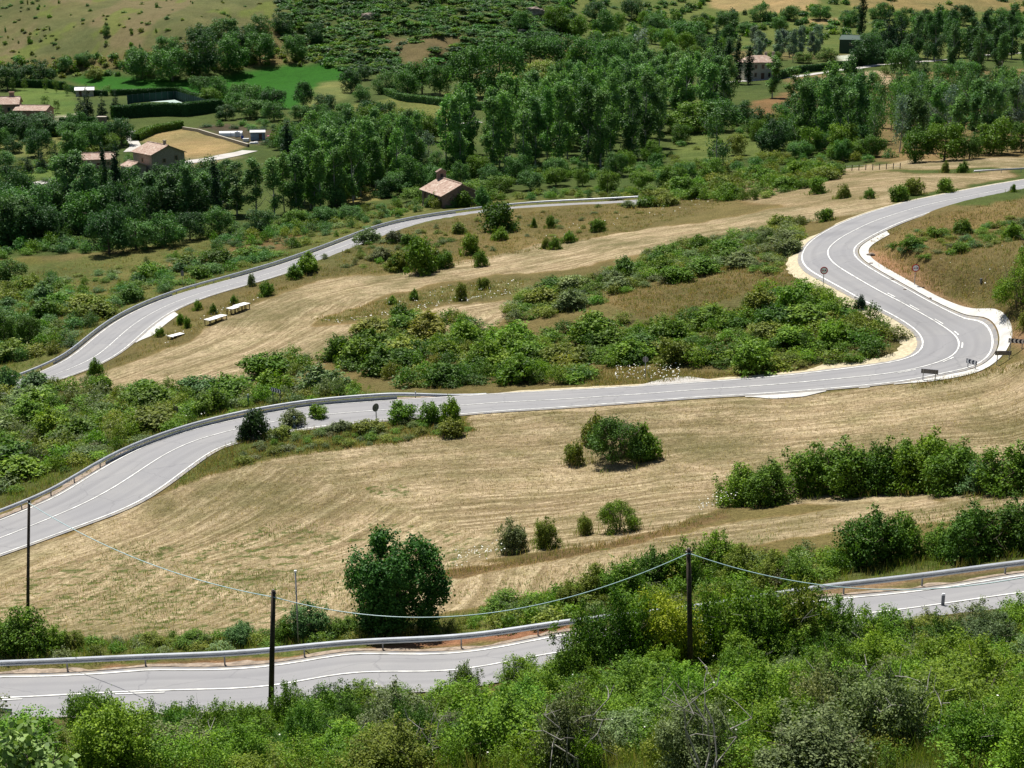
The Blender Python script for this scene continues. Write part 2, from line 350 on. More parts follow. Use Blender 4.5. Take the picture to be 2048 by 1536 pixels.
def ground_mat():
    m, nt, b = new_mat('ground_cover'); p = posn(nt)
    zc = nd(nt, 'ShaderNodeAttribute'); zc.attribute_name = 'zone'        # base colour of the field, verge, lawn
    ax = nd(nt, 'ShaderNodeAttribute'); ax.attribute_name = 'aux'         # r straw, g weeds, b distance across rows, a along rows
    sep = nt.nodes.new('ShaderNodeSeparateColor'); nt.links.new(ax.outputs['Color'], sep.inputs[0])
    straw, weed, across, along = sep.outputs[0], sep.outputs[1], sep.outputs[2], ax.outputs['Alpha']
    wob = mathn(nt, 'MULTIPLY', mathn(nt, 'SUBTRACT', noise(nt, p, 0.07, 2), 0.5), 3.0)
    acr = mathn(nt, 'ADD', across, wob)
    def rows(sx, sy, det=4):
        cv = nt.nodes.new('ShaderNodeCombineXYZ'); nt.links.new(mathn(nt,'MULTIPLY',acr,sx), cv.inputs[0]); nt.links.new(mathn(nt,'MULTIPLY',along,sy), cv.inputs[1])
        return noise(nt, cv.outputs[0], 1.0, det, 0.62)
    c = zc.outputs['Color']
    r1 = rows(0.30, 0.02); r2 = rows(1.3, 0.07, 5); r3 = rows(4.2, 0.7, 4)
    s = mixc(nt, ramp(nt, r1, 0.36, 0.64), (0.370,0.296,0.200), (0.205,0.160,0.096))
    s = mixc(nt, ramp(nt, r2, 0.46, 0.60, 0, 0.8), s, (0.48,0.40,0.285))
    s = mixc(nt, ramp(nt, r3, 0.50, 0.66, 0, 0.75), s, (0.150,0.106,0.060))
    s = mixc(nt, ramp(nt, noise(nt, p, 0.07, 5), 0.46, 0.68, 0, 0.7), s, (0.128,0.118,0.055))
    c = mixc(nt, ramp(nt, straw, 0.3, 0.7), c, s)
    # weeds: green tufts through the straw, thicker where the mask says so
    wv = noise(nt, p, 0.9, 6, 0.7); thr = mathn(nt, 'SUBTRACT', 0.80, mathn(nt, 'MULTIPLY', weed, 0.45))
    wf = ramp(nt, mathn(nt, 'SUBTRACT', wv, thr), 0.0, 0.07, 0, 0.85)
    c = mixc(nt, wf, c, (0.068,0.098,0.022))
    f = noise(nt, p, 2.6, 6, 0.75); c = mixc(nt, ramp(nt, f, 0.32, 0.68, 0.0, 1.0), mixc(nt, 1.0, c, (0.58,0.55,0.5), 'MULTIPLY'), mixc(nt, 1.0, c, (1.4,1.38,1.3), 'MULTIPLY'))
    f2 = noise(nt, p, 0.28, 5, 0.7); c = mixc(nt, ramp(nt, f2, 0.38, 0.66, 0, 0.6), c, mixc(nt, 1.0, c, (0.60,0.66,0.5), 'MULTIPLY'))
    nt.links.new(c, b.inputs['Base Color']); b.inputs['Roughness'].default_value = 1.0; b.inputs['Specular IOR Level'].default_value = 0.1
    f3 = noise(nt, p, 9.0, 5, 0.8); c2 = mixc(nt, ramp(nt, f3, 0.36, 0.64), mixc(nt, 1.0, c, (0.62,0.6,0.56), 'MULTIPLY'), mixc(nt, 1.0, c, (1.32,1.32,1.3), 'MULTIPLY')); nt.links.new(c2, b.inputs['Base Color'])
    bump(nt, noise(nt, p, 3.2, 5, 0.7), 0.8, 0.3, b)
    return m
MAT['ground'] = ground_mat()
# ------------------------------------------------------------------ roads
RA = [(x, y+47) for x, y in [(-900,1368),(-600,1354),(-260,1348),(-120,1349),(0,1347),(150,1344),(300,1340),(420,1331),(545,1320),(700,1308),(850,1294),(1000,1280),(1130,1264),(1300,1241),(1450,1220),(1640,1193),(1753,1178),(1900,1160),(2048,1140),(2200,1118),(2420,1083),(2700,1035)]]
RBC = [(-420,1232),(-260,1172),(-110,1112),(-40,1090),(0,1077),(70,1049),(107,1035),(146,1018.6),(200,993.7),(239,969),(283,940),(327,911),(366,890),(400,878),(440,867),(478,857.8),(560,842),(680,827),(780,820),(874,814.7),(999,806),(1110,800),(1220,793.5),(1318,786),(1419,779),(1537,770.7),(1654,760.5),(1740,752),(1800,745),(1848,736),(1891,723),(1912.6,709.6),(1921,695),(1920,685),(1912.6,673),(1897,658.7),(1860.5,637),(1830,620.6),(1767.5,588),(1705,552),(1673.7,533),(1659.7,520.6),(1654.5,508),(1658,496),(1676,480),(1700,466),(1751,442),(1819,420),(1870,406.5),(1955,389.5),(2048,371.5),(2130,358),(2220,345),(2380,322)]
RBL = [(0,1036),(100,990),(200,932.7),(249,897),(298,877),(346.5,859),(399,845),(440,836),(504,825),(557,817),(616,812.7),(679,807),(789,800),(867,795),(946,790),(999,788),(1220,777),(1318,771.5),(1419,764),(1537,756.6),(1654,744),(1752,730),(1800,724),(1830,710),(1848.5,696),(1852.7,685),(1848.5,674.5),(1830,659.5),(1799,638.5),(1736,600),(1689,574),(1647,553),(1627,540),(1611,525),(1603.5,510),(1610,492.5),(1625,480),(1655,458),(1700,441),(1785,408),(1870,388),(1955,372.5),(2048,360)]
RBR = [(0,1106.7),(61.5,1088.6),(145,1065),(253,1021.6),(318.5,980),(340,969.4),(381,939),(400,926.4)]
RBR2 = [(1420,791.8),(1537,787),(1654,777),(1752,770),(1818,760),(1900,746),(1955,730),(1975.6,720.5),(1990,710.8),(1997.4,698.7),(1996,689),(1986.5,674.5),(1963.5,657.5),(1927,635.7),(1889.6,620),(1845.6,595.6),(1783,562.8),(1736,534.7),(1717.5,522),(1705.8,508),(1709.7,495.6),(1733,479.8),(1768,459),(1810.5,442)]
RC = [(-420,836),(-200,815),(-80,800),(0,785),(60,768),(120,748),(165,728),(192,716),(227,684),(256,658.6),(290.5,633.8),(341.8,608),(410,584),(492,562),(540,547),(591,530),(640,511),(681,496),(748,470),(817,449),(885,437),(953,427.5),(1032,418.5),(1090,414.5),(1193,410),(1278,405),(1310,403)]
RCL = [(0,757),(54.7,744),(119.6,722.6),(142,709.4),(168.4,688),(197.7,659.6),(227,637),(266,616.6),(300,600),(376,574),(478,553.5),(512.6,544.5),(568,529),(591,520),(681,487),(748,461),(817,441),(885,429.5),(953,420.5),(1032,412),(1090,408.5),(1193,405),(1278,400)]
def pxline(pts, step=1.0, sm=4):
    p = spline(pts, 8); w = at(p[:,0], p[:,1], H0); w = resample(w, step)
    return smooth(w, sm, 2)
def with_z(p, off=0.0, Hf=H0):
    q = np.zeros((len(p),3)); q[:,:2] = p[:,:2]; q[:,2] = Hf(p[:,0], p[:,1])+off; return q
def widths(C, lines, default, lo, hi):
    w = np.full(len(C), np.nan)
    for L in lines:
        d, s, al = nearest(C[:,0], C[:,1], L); tot = np.sum(np.linalg.norm(np.diff(L[:,:2],axis=0),axis=1))
        ok = (al > 0.3) & (al < tot-0.3) & (d < hi*1.6); w = np.where(ok, np.fmin(w, d), w)
    i = np.arange(len(C)); g = ~np.isnan(w); w = np.interp(i, i[g], w[g]) if g.any() else np.full(len(C), default)
    return smooth(np.clip(w, lo, hi)[:,None], 5, 2)[:,0]
CA, CB, CC = pxline(RA), pxline(RBC, 1.0, 2), pxline(RC)
wlB = widths(CB, [pxline(RBL,1.0,2)], 3.4, 2.7, 4.6); wrB = widths(CB, [pxline(RBR), pxline(RBR2,1.0,1)], 3.4, 2.7, 4.6)
wlC = widths(CC, [pxline(RCL)], 3.4, 2.8, 4.2); wrC = wlC*0+3.3
wlA = np.full(len(CA), 3.0); wrA = wlA
def arc(C): return np.r_[0, np.cumsum(np.linalg.norm(np.diff(C[:,:2],axis=0),axis=1))]
sB = arc(CB); sA = arc(CA); sC = arc(CC)
def s_at(C, x, y):
    P = at([x],[y],H0)[0]; return float(nearest(np.array([P[0]]), np.array([P[1]]), C)[2][0])
def ribbon_obj(name, C, l, r, off, mat, kind='structure', cols=15, patch=()):
    """surface between left offset l and right offset r of centreline C (+ left)"""
    nn = normals2(C); t = np.linspace(0,1,cols)
    ofs = np.asarray(l)[:,None]*(1-t)+np.asarray(r)[:,None]*t
    X = C[:,0,None]+nn[:,0,None]*ofs; Y = C[:,1,None]+nn[:,1,None]*ofs; Z = H0(X,Y)+off
    n = len(C); i = np.arange(n-1)[:,None]*cols; j = np.arange(cols-1)[None]
    f = np.stack([i+j, i+cols+j, i+cols+j+1, i+j+1], 2).reshape(-1,4)
    s = arc(C); lane = np.zeros((n,cols,4)); lane[:,:,0] = t[None]; lane[:,:,1] = s[:,None]; lane[:,:,3] = 1
    for (s0,s1,a,b_,v) in patch: lane[:,:,2] = np.maximum(lane[:,:,2], v*(sstep(s0,s0+.8,s)*(1-sstep(s1-.8,s1,s)))[:,None]*((t>a)&(t<b_))[None])
    me = mk_mesh(name, np.stack([X,Y,Z],2).reshape(-1,3), [f], [mat], smooth_=True, extra={'lane': lane.reshape(-1,4)})
    o = link(name, me); o['kind'] = kind; return o
def line_obj(name, C, off, width, segs=None, lift=0.075):
    """painted line at lateral offset; segs = list of (s0,s1)"""
    s = arc(C); tot = s[-1]; mb = MB()
    for (a,b_) in (segs or [(0,tot)]):
        q = np.unique(np.r_[np.arange(a,b_,0.5), b_]); P = np.stack([np.interp(q,s,C[:,0]), np.interp(q,s,C[:,1])],1); nnf = normals2(C)
        N = np.stack([np.interp(q,s,nnf[:,0]), np.interp(q,s,nnf[:,1])],1); N /= np.linalg.norm(N,axis=1)[:,None]
        o = np.interp(q, s, np.broadcast_to(off, s.shape))
        A = P+N*(o+width/2)[:,None]; B = P+N*(o-width/2)[:,None]
        v = np.empty((len(q),2,3)); v[:,0,:2] = A; v[:,1,:2] = B; v[:,0,2] = H0(A[:,0],A[:,1])+lift; v[:,1,2] = H0(B[:,0],B[:,1])+lift
        i = np.arange(len(q)-1)*2; mb.add(v.reshape(-1,3), np.stack([i,i+1,i+3,i+2],1))
    o = mb.obj(name, MAT['line']); o['kind'] = 'structure'; return o
sp1, sp2 = s_at(CB,1667,470), s_at(CB,1690,490)
pa = s_at(CB,1705,458)
ribbon_obj('road', CA, wlA+0.55, -(wrA+0.45), 0.045, MAT['asphalt'])
ribbon_obj('road', CB, wlB+0.55, -(wrB+0.5), 0.045, MAT['asphalt'], patch=[(pa-6,pa-1,0.06,0.46,0.45),(pa-1,pa+3,0.5,0.9,0.4),(pa+4,pa+7,0.1,0.4,0.35)])
ribbon_obj('road', CC, wlC+0.5, -(wrC+0.5), 0.045, MAT['asphalt'])
for C, l, r in ((CA,wlA,wrA),(CB,wlB,wrB),(CC,wlC,wrC)):
    line_obj('road_edge_marking', C, l, 0.17); (line_obj('road_edge_marking', C, -r, 0.17) if C is not CA else None); line_obj('road_centre_marking', C, 0.0, 0.15)
# second (dashed) centre line through the bend
d0, d1 = s_at(CB,1918,712), s_at(CB,1745,577)
line_obj('road_centre_marking', CB, -0.34, 0.14, [(a, a+1.7) for a in np.arange(d0-7, d1, 4.6)])
line_obj('road_centre_marking', CA, -0.3, 0.13, [(s_at(CA,-60,1396), s_at(CA,50,1394))])
line_obj('road_centre_marking', CA, -0.3, 0.13, [(s_at(CA,230,1390), s_at(CA,330,1386))])
# pale shoulders, gutter and concrete apron along the bend
def strip(name, C, s0, s1, o0, o1, mat, off=0.03, jag=0.0, seed=1):
    sa = arc(C); s = np.arange(max(s0,0), min(s1,sa[-1]), 0.5); m = slice(None)
    c = np.stack([np.interp(s, sa, C[:,k]) for k in range(C.shape[1])], 1)
    o0 = np.interp(s, sa, np.broadcast_to(o0, sa.shape)); o1 = np.interp(s, sa, np.broadcast_to(o1, sa.shape))
    e = sstep(0, 3, s[m]-s0)*(1-sstep(-3, 0, s[m]-s1))
    o1 = o0+(o1-o0)*(0.15+0.85*e)
    if jag: o1 = o1+np.sign(o1-o0)*jag*(fbm(s[m]*0.9, s[m]*0+seed, seed)-0.5)*2
    return ribbon_obj(name, c, o0, o1, off, mat, cols=4)
g0, g1 = s_at(CB,1000,806), sB[-1]
strip('gravel_shoulder', CB, g0, s_at(CB,1640,762), wlB+0.5, wlB+1.3, MAT['gravel'], jag=0.35)
strip('gravel_shoulder', CB, s_at(CB,1600,765), s_at(CB,1740,572), wlB+0.5, wlB+2.3, MAT['gravel'], jag=0.5, seed=4, off=0.026)
strip('gravel_shoulder', CB, s_at(CB,1760,584), s_at(CB,1720,458), wlB+0.5, wlB+1.9, MAT['gravel'], jag=0.3, seed=7, off=0.022)
strip('gravel_shoulder', CB, s_at(CB,1740,448), g1, wlB+0.5, wlB+1.0, MAT['gravel'], jag=0.1, seed=9, off=0.026)
strip('lay_by', CB, s_at(CB,1290,788), s_at(CB,1440,778), wlB+0.55, wlB+3.2, MAT['lane'], off=0.034, jag=0.15)
strip('concrete_apron', CB, s_at(CB,1955,735)-6, s_at(CB,1765,462), -(wrB+0.62), -(wrB+1.75), MAT['concrete'], off=0.05)
strip('concrete_apron', CB, s_at(CB,1480,774), s_at(CB,1655,761), -(wrB+0.6), -(wrB+2.0), MAT['concrete'], off=0.05)
strip('concrete_apron', CB, s_at(CB,1712,755), s_at(CB,1742,752), -(wrB+0.6), -(wrB+1.8), MAT['concrete'], off=0.05)
strip('concrete_apron', CC, s_at(CC,215,695), s_at(CC,300,629), -(wrC+0.55), -(wrC+2.2), MAT['concrete'], off=0.05)
strip('gravel_shoulder', CA, 0, sA[-1], wlA+0.5, wlA+1.2, MAT['grit'], jag=0.5, off=0.02)
strip('gravel_shoulder', CB, 0, s_at(CB,985,806), wlB+0.5, wlB+1.5, MAT['grit'], jag=0.6, off=0.02, seed=3)
# banks beside the roads
def bank(C, s0, s1, side, d0, d1, d2, d3, h):
    cc = C[::3]
    def f(X, Y):
        out = np.zeros(np.shape(X)); m = (X > cc[:,0].min()-d3) & (X < cc[:,0].max()+d3) & (Y > cc[:,1].min()-d3) & (Y < cc[:,1].max()+d3)
        if not m.any(): return out
        d, s, al = nearest(X[m], Y[m], cc)
        w = sstep(s0, s0+5, al)*(1-sstep(s1-5, s1, al))*(s*side > 0)
        out[m] = h*w*sstep(d0,d1,d)*(1-sstep(d2,d3,d)); return out
    BANKS.append(f)
bank(CA, s_at(CA,1330,1285), sA[-1]+9, -1, 3.7, 5.4, 6.5, 12, 1.0)
bank(CA, s_at(CA,350,1384), s_at(CA,1400,1275), -1, 4.2, 6.4, 7, 12, 0.5)
bank(CB, s_at(CB,1985,700)+2, s_at(CB,1700,466), -1, 6.3, 9.0, 14, 34, 1.9)
bank(CB, s_at(CB,1760,438), sB[-1]+9, -1, 4.0, 6.0, 8, 30, 1.0)
bank(CC, s_at(CC,500,560), s_at(CC,1290,404), -1, 4.0, 6.2, 8, 24, 1.0)
bank(CB, s_at(CB,1000,806), s_at(CB,1560,768), -1, 4.4, 5.6, 6.5, 12, 0.35)
# ------------------------------------------------------------------ ground sheet
ROUGH=(.125,.108,.044); VERGE=(.105,.112,.036); WEED=(.07,.095,.026); STRAW=(.25,.18,.09); CROP=(.020,.100,.006); LAWN=(.085,.135,.03)
HILL=(.105,.112,.045); SOIL=(.24,.115,.065); DRY=(.26,.2,.10); DARK=(.035,.055,.018); MEAD=(.10,.13,.035); TAN=(.36,.3,.2); BROWN=(.165,.105,.05); CREAM=(.3,.24,.12)
# (outline in picture points, colour, straw amount, weed amount)
ZONES = [
 ([(-900,1500),(3000,1300),(3000,4000),(-900,4000)], WEED, 0, .6),
 ([(-300,-300),(640,-300),(640,60),(560,40),(400,80),(300,95),(250,110),(-300,125)], HILL, 0, .25),
 ([(560,-300),(1130,-300),(1150,60),(1000,120),(940,150),(700,150),(560,110)], (.075,.095,.03), 0, .7),
 ([(740,75),(930,70),(900,100),(880,150),(830,150),(790,110)], (.14,.11,.055), 0, .3),
 ([(1100,-300),(2400,-300),(2400,140),(1500,100),(1150,110)], MEAD, 0, .6),
 ([(1400,-60),(1520,-60),(1530,12),(1470,25),(1420,14)], DRY, 0, .05),
 ([(1525,-10),(1600,-20),(1640,5),(1620,22),(1560,28),(1530,20)], DRY, 0, .05),
 ([(1640,-40),(2400,-60),(2400,30),(1850,22),(1700,14)], (.2,.16,.07), 0, .3),
 ([(1600,38),(1680,36),(1700,46),(1610,50)], DRY, 0, .1),
 ([(-300,130),(140,140),(700,130),(1000,160),(1500,120),(2400,110),(2400,420),(1300,400),(900,400),(600,470),(-300,540)], (.058,.084,.022), 0, .6),
 ([(130,160),(195,148),(240,152),(400,160),(560,130),(640,128),(760,140),(720,150),(700,170),(590,220),(560,215),(430,205),(370,192),(330,186),(215,183)], CROP, 0, 0),
 ([(640,165),(690,160),(720,172),(690,200),(620,220),(600,215)], (.13,.15,.05), 0, .5),
 ([(28,178),(130,172),(150,196),(165,220),(150,240),(105,232),(30,226)], LAWN, 0, .15),
 ([(690,215),(790,195),(900,215),(920,225),(900,250),(760,235),(680,240)], (.14,.15,.045), 0, .7),
 ([(1040,205),(950,205),(880,185),(1040,178),(1100,182),(1090,205)], (.13,.14,.045), 0, .2),
 ([(-100,262),(60,268),(150,272),(110,310),(-100,320)], (.14,.15,.05), 0, .4),
 ([(-50,345),(110,335),(125,352),(-50,372)], LAWN, 0, .3),
 ([(-60,395),(60,385),(130,410),(-60,425)], (.13,.15,.05), 0, .5),
 ([(-100,520),(60,515),(135,522),(110,540),(-100,548)], (.13,.12,.035), 0, .2),
 ([(285,285),(300,270),(365,258),(400,262),(495,292),(470,300),(440,312),(365,316),(340,300)], DRY, .2, .05),
 ([(250,265),(268,262),(272,280),(282,293),(270,303),(252,300),(262,288)], (.15,.15,.07), 0, .2),
 ([(355,318),(440,312),(480,306),(484,314),(400,335),(365,330)], (.2,.17,.10), 0, .2),
 ([(395,255),(440,248),(560,262),(560,290),(500,288)], (.075,.06,.04), 0, .4),
 ([(120,232),(165,226),(150,248),(115,250)], (.4,.37,.33), 0, 0),
 ([(680,375),(760,368),(770,400),(690,412)], (.21,.19,.07), 0, .1),
 ([(1500,205),(1590,180),(1600,260),(1500,240)], BROWN, 0, .3),
 ([(1560,150),(2400,130),(2400,300),(1960,330),(1700,320),(1620,290),(1590,200)], (.17,.125,.06), 0, .4),
 ([(1650,150),(1760,140),(1800,165),(1670,185)], (.34,.27,.19), 0, .1),
 ([(1340,275),(1520,255),(1600,280),(1560,315),(1350,320)], MEAD, 0, .6),
 ([(1675,112),(1720,108),(1730,120),(1680,126)], (.5,.49,.47), 0, 0),
 # slope between the upper left road and the valley trees
 ([(-200,560),(140,520),(420,470),(620,450),(800,410),(1270,380),(1270,400),(1000,415),(700,480),(400,580),(200,660),(40,750),(-300,800)], VERGE, 0, .6),
 ([(300,540),(560,470),(600,470),(560,500),(420,520),(300,560)], BROWN, 0, .3),
 ([(-500,1000),(-200,770),(240,770),(740,780),(1000,790),(480,820),(200,930),(-100,1060)], (.085,.10,.03), 0, .6),
 # middle field
 ([(640,500),(900,440),(1300,400),(1460,380),(1760,370),(1760,430),(1300,470),(900,545),(640,560),(520,640)], ROUGH, 0, .35),
 ([(40,780),(180,748),(260,725),(350,692),(440,645),(530,598),(640,560),(720,552),(800,545),(900,528),(1000,505),(1150,482),(1300,458),(1480,430),(1600,408),(1690,395),(1800,400),(1720,428),(1600,445),(1440,470),(1290,505),(1130,540),(1000,548),(870,565),(780,585),(690,620),(600,655),(640,655),(760,640),(900,612),(1000,600),(1060,600),(980,660),(700,715),(480,770),(230,790)], STRAW, 1, .15),
 ([(1440,370),(1600,350),(1700,345),(1930,345),(2010,340),(2040,352),(1800,395),(1650,420),(1460,400)], (.19,.14,.07), .6, .2),
 ([(1670,340),(1800,322),(1950,316),(2200,312),(2200,334),(1950,336),(1690,345)], STRAW, .8, .1),
 ([(620,640),(700,620),(800,590),(900,572),(1010,560),(1060,560),(1030,590),(900,602),(780,628),(680,645)], (.145,.135,.06), 0, .6),
 ([(1200,600),(1400,540),(1560,510),(1600,560),(1500,590),(1300,640)], (.155,.118,.055), 0, .45),
 ([(1740,480),(1840,440),(2300,340),(2300,760),(2040,690),(1960,620),(1870,570),(1770,540)], (.150,.118,.052), 0, .4),
 ([(1735,500),(1760,500),(1800,535),(1850,555),(1900,590),(1960,625),(2100,680),(2100,740),(1990,660),(1900,615),(1800,565),(1740,530)], (.27,.165,.10), 0, 0),
 # foreground field
 ([(-300,1200),(-100,1120),(140,1070),(330,985),(450,925),(560,905),(700,880),(900,856),(960,820),(1200,802),(1430,795),(1640,785),(1740,775),(1830,765),(1940,745),(2040,720),(3400,420),(3400,900),(2048,955),(1900,1000),(1700,1005),(1450,1010),(1300,1060),(1150,1095),(900,1130),(1150,1110),(1450,1045),(1700,1010),(2048,985),(3200,880),(3200,930),(2048,1030),(1700,1060),(1400,1110),(1100,1180),(900,1225),(700,1252),(400,1270),(150,1275),(-100,1290),(-900,1330),(-900,1280)], STRAW, 1, .25),
 ([(-100,1180),(150,1120),(420,1080),(680,1080),(760,1180),(500,1260),(-100,1280)], None, None, .62),
 ([(440,1060),(760,1040),(1000,1080),(900,1140),(700,1140)], None, None, .6),
 ([(740,975),(800,965),(820,985),(760,1000)], None, None, .74),
 ([(880,1145),(1100,1105),(1300,1062),(1450,1020),(1460,1032),(1300,1080),(1100,1122),(890,1160)], (.14,.10,.05), 0, .5),
 ([(560,835),(760,835),(920,830),(960,860),(800,885),(560,912),(400,955),(330,985),(440,900)], VERGE, 0, .7),
 ([(-200,1290),(400,1270),(900,1235),(1150,1180),(1300,1180),(2300,1050),(2300,1085),(1640,1175),(1150,1258),(600,1308),(-200,1345)], VERGE, 0, .7),
 ([(210,1330),(420,1322),(700,1298),(1000,1265),(1150,1245),(1150,1262),(1000,1280),(600,1318),(200,1342)], (.235,.12,.075), 0, .3),
 ([(1600,1180),(1750,1160),(2100,1112),(2100,1130),(1900,1155),(1640,1195)], (.22,.14,.09), 0, .2),
]
NC, NR = 600, 940
_a = np.linspace(-0.62, 0.62, NC); _y = np.geomspace(9, 1750, NR)
Xg = (_a[None,:]*(_y[:,None]+38)); Yg = np.broadcast_to(_y[:,None], Xg.shape).copy()
Zg = H(Xg, Yg)
jx = (fbm(Xg*.35, Yg*.35, 3)-.5); jy = (fbm(Xg*.35, Yg*.35, 8)-.5)
amp = 2.2*np.clip(Yg/150, .6, 3.0)
px, py, pz = proj(Xg+jx*amp, Yg+jy*amp, Zg)
zone = np.empty(Xg.shape+(4,)); zone[...,:3] = ROUGH; zone[...,3] = 1
aux = np.zeros(Xg.shape+(4,)); aux[...,1] = .4
for poly, colr, st, wd in ZONES:
    m = inpoly(px, py, poly)
    if colr is not None: zone[m,:3] = colr
    if st is not None: aux[m,0] = st
    aux[m,1] = wd
def blur(a, k=1):
    for ax in (0,1):
        a = (np.roll(a,1,ax)+2*a+np.roll(a,-1,ax))/4
    return a
zone[...,:3] = blur(zone[...,:3]); aux[...,0] = blur(aux[...,0])
# patchiness of the rough ground in real space
v1 = fbm(Xg*.045, Yg*.045, 21, 4)[...,None]; v2 = fbm(Xg*.16, Yg*.16, 33, 3)[...,None]
iscrop = (np.abs(zone[...,:3]-np.array(CROP)).sum(-1) < .02)[...,None]
k = np.where(iscrop, 0.15, 1.0)
zone[...,:3] *= 1+k*((v1-.5)*np.array([.7,.35,.5])+(v2-.5)*.5)
hm = inpoly(px, py, ZONES[1][0])[...,None]; n1 = fbm(Xg*.028+9, Yg*.012, 61, 4)[...,None]; n2 = fbm(Xg*.09, Yg*.04+5, 62, 3)[...,None]
zone[...,:3] = np.where(hm, zone[...,:3]*(1-sstep(.58,.66,n1)*.6)+np.array([.175,.135,.08])*sstep(.58,.66,n1)*.6, zone[...,:3])
zone[...,:3] = np.where(hm, zone[...,:3]*(1-sstep(.58,.66,n2)*.7)+np.array([.115,.15,.03])*sstep(.58,.66,n2)*.7, zone[...,:3])
# direction of the mown rows
rowA = CB[::3]; rowM = resample(at(*spline([(40,790),(180,752),(350,692),(530,598),(720,552),(900,528),(1150,482),(1300,458),(1480,430),(1690,395)],6).T, H0), 3)
dA, _, aA = nearest(Xg, Yg, rowA); dM, _, aM = nearest(Xg, Yg, rowM)
_, _, _aB2 = dA, dA, aA
mid = (Yg > 148) & (nearest(Xg, Yg, CB[:int(s_at(CB,1400,780))][::3])[1] > 0)
aux[...,2] = np.where(mid, dM, dA); aux[...,3] = np.where(mid, aM, aA)
zz = Zg.copy()
nearroad = np.minimum(np.minimum(nearest(Xg,Yg,CA[::2])[0], dA), nearest(Xg,Yg,CC[::2])[0])
zz += sstep(7, 14, nearroad)*((fbm(Xg*.12, Yg*.12, 5)-.5)*.35*np.clip(Yg/150,.5,2)+(fbm(Xg*.5,Yg*.5,6)-.5)*.12)
hillm = inpoly(px, py, [(560,-300),(1130,-300),(1150,60),(1000,120),(700,150),(560,110)])
zz += blur(hillm*1.0)*((fbm(Xg*.08,Yg*.08,51)-.5)*7)
zz -= 0.02
i = np.arange(NR-1)[:,None]*NC; j = np.arange(NC-1)[None]
gme = mk_mesh('ground', np.stack([Xg,Yg,zz],2).reshape(-1,3), [np.stack([i+j,i+j+1,i+NC+j+1,i+NC+j],2).reshape(-1,4)], [MAT['ground']], smooth_=True, extra={'zone': zone.reshape(-1,4), 'aux': aux.reshape(-1,4)})
gnd = link('ground', gme); gnd['kind'] = 'structure'
# ground under the viewer, closing the sheet towards the camera
# ------------------------------------------------------------------ camera, light
cam = bpy.data.cameras.new('camera'); cam.sensor_width = 36; cam.lens = FPX/2048*36; cam.clip_end = 5000; cam.clip_start = 0.3
co = link('camera', cam, loc=(0,0,CZ)); co.rotation_euler = (PI/2-math.radians(15.8), 0, 0); S.camera = co
SUN_EL, SUN_AZ = math.radians(61), math.radians(-24)      # azimuth from +Y (view direction) towards +X
sdir = Vector((math.sin(SUN_AZ)*math.cos(SUN_EL), math.cos(SUN_AZ)*math.cos(SUN_EL), math.sin(SUN_EL)))
sl = bpy.data.lights.new('sun', 'SUN'); sl.energy = 5.0; sl.angle = math.radians(0.5); sl.color = (1.0, 0.955, 0.88)
so = link('sun', sl); so.rotation_euler = sdir.to_track_quat('Z','Y').to_euler()
w = bpy.data.worlds.new('World'); S.world = w; w.use_nodes = True; wn = w.node_tree
sky = wn.nodes.new('ShaderNodeTexSky'); sky.sky_type = 'NISHITA'; sky.sun_disc = False; sky.sun_elevation = SUN_EL; sky.sun_rotation = SUN_AZ
wn.links.new(sky.outputs[0], wn.nodes['Background'].inputs[0]); wn.nodes['Background'].inputs[1].default_value = 0.05
vs = S.view_settings; vs.view_transform = 'Standard'; vs.look = 'None'; vs.exposure = 0.62; vs.gamma = 1
S.cycles.max_bounces = 5; S.cycles.diffuse_bounces = 3; S.cycles.transmission_bounces = 3; S.cycles.transparent_max_bounces = 4; S.cycles.caustics_reflective = False; S.cycles.caustics_refractive = False
# ------------------------------------------------------------------ fast ground lookup on the finished sheet
_ly0, _ly1 = math.log(_y[0]), math.log(_y[-1])
def H(X, Y):
    X = np.asarray(X, float); Y = np.asarray(Y, float)
    fa = np.clip((X/(Y+38)+0.62)/1.24*(NC-1), 0, NC-1.001); fy = np.clip((np.log(Y)-_ly0)/(_ly1-_ly0)*(NR-1), 0, NR-1.001)
    ia = fa.astype(int); iy = fy.astype(int); ta = fa-ia; ty = fy-iy
    return (zz[iy,ia]*(1-ta)+zz[iy,ia+1]*ta)*(1-ty)+(zz[iy+1,ia]*(1-ta)+zz[iy+1,ia+1]*ta)*ty
# ------------------------------------------------------------------ foliage
RNG = np.random.default_rng(7)
def rdir(rng, n, up=0.0):
    d = rng.normal(size=(n,3)); d[:,2] += up; return d/(np.linalg.norm(d,axis=1)[:,None]+1e-9)
def leaf_quads(rng, pos, nrm, size, aspect=0.6, upb=0.45, var=0.35):
    n = len(pos); nn = nrm*0.55+rng.normal(size=(n,3))*0.55; nn[:,2] += upb; nn /= np.linalg.norm(nn,axis=1)[:,None]+1e-9
    t = np.cross(nn, rng.normal(size=(n,3))); t /= np.linalg.norm(t,axis=1)[:,None]+1e-9; b = np.cross(nn, t)
    l = (size*(1+var*rng.uniform(-1,1,n)))[:,None]/2; w = l*aspect
    v = np.empty((n,4,3)); v[:,0] = pos-t*l; v[:,1] = pos+b*w; v[:,2] = pos+t*l; v[:,3] = pos-b*w
    return v.reshape(-1,3)
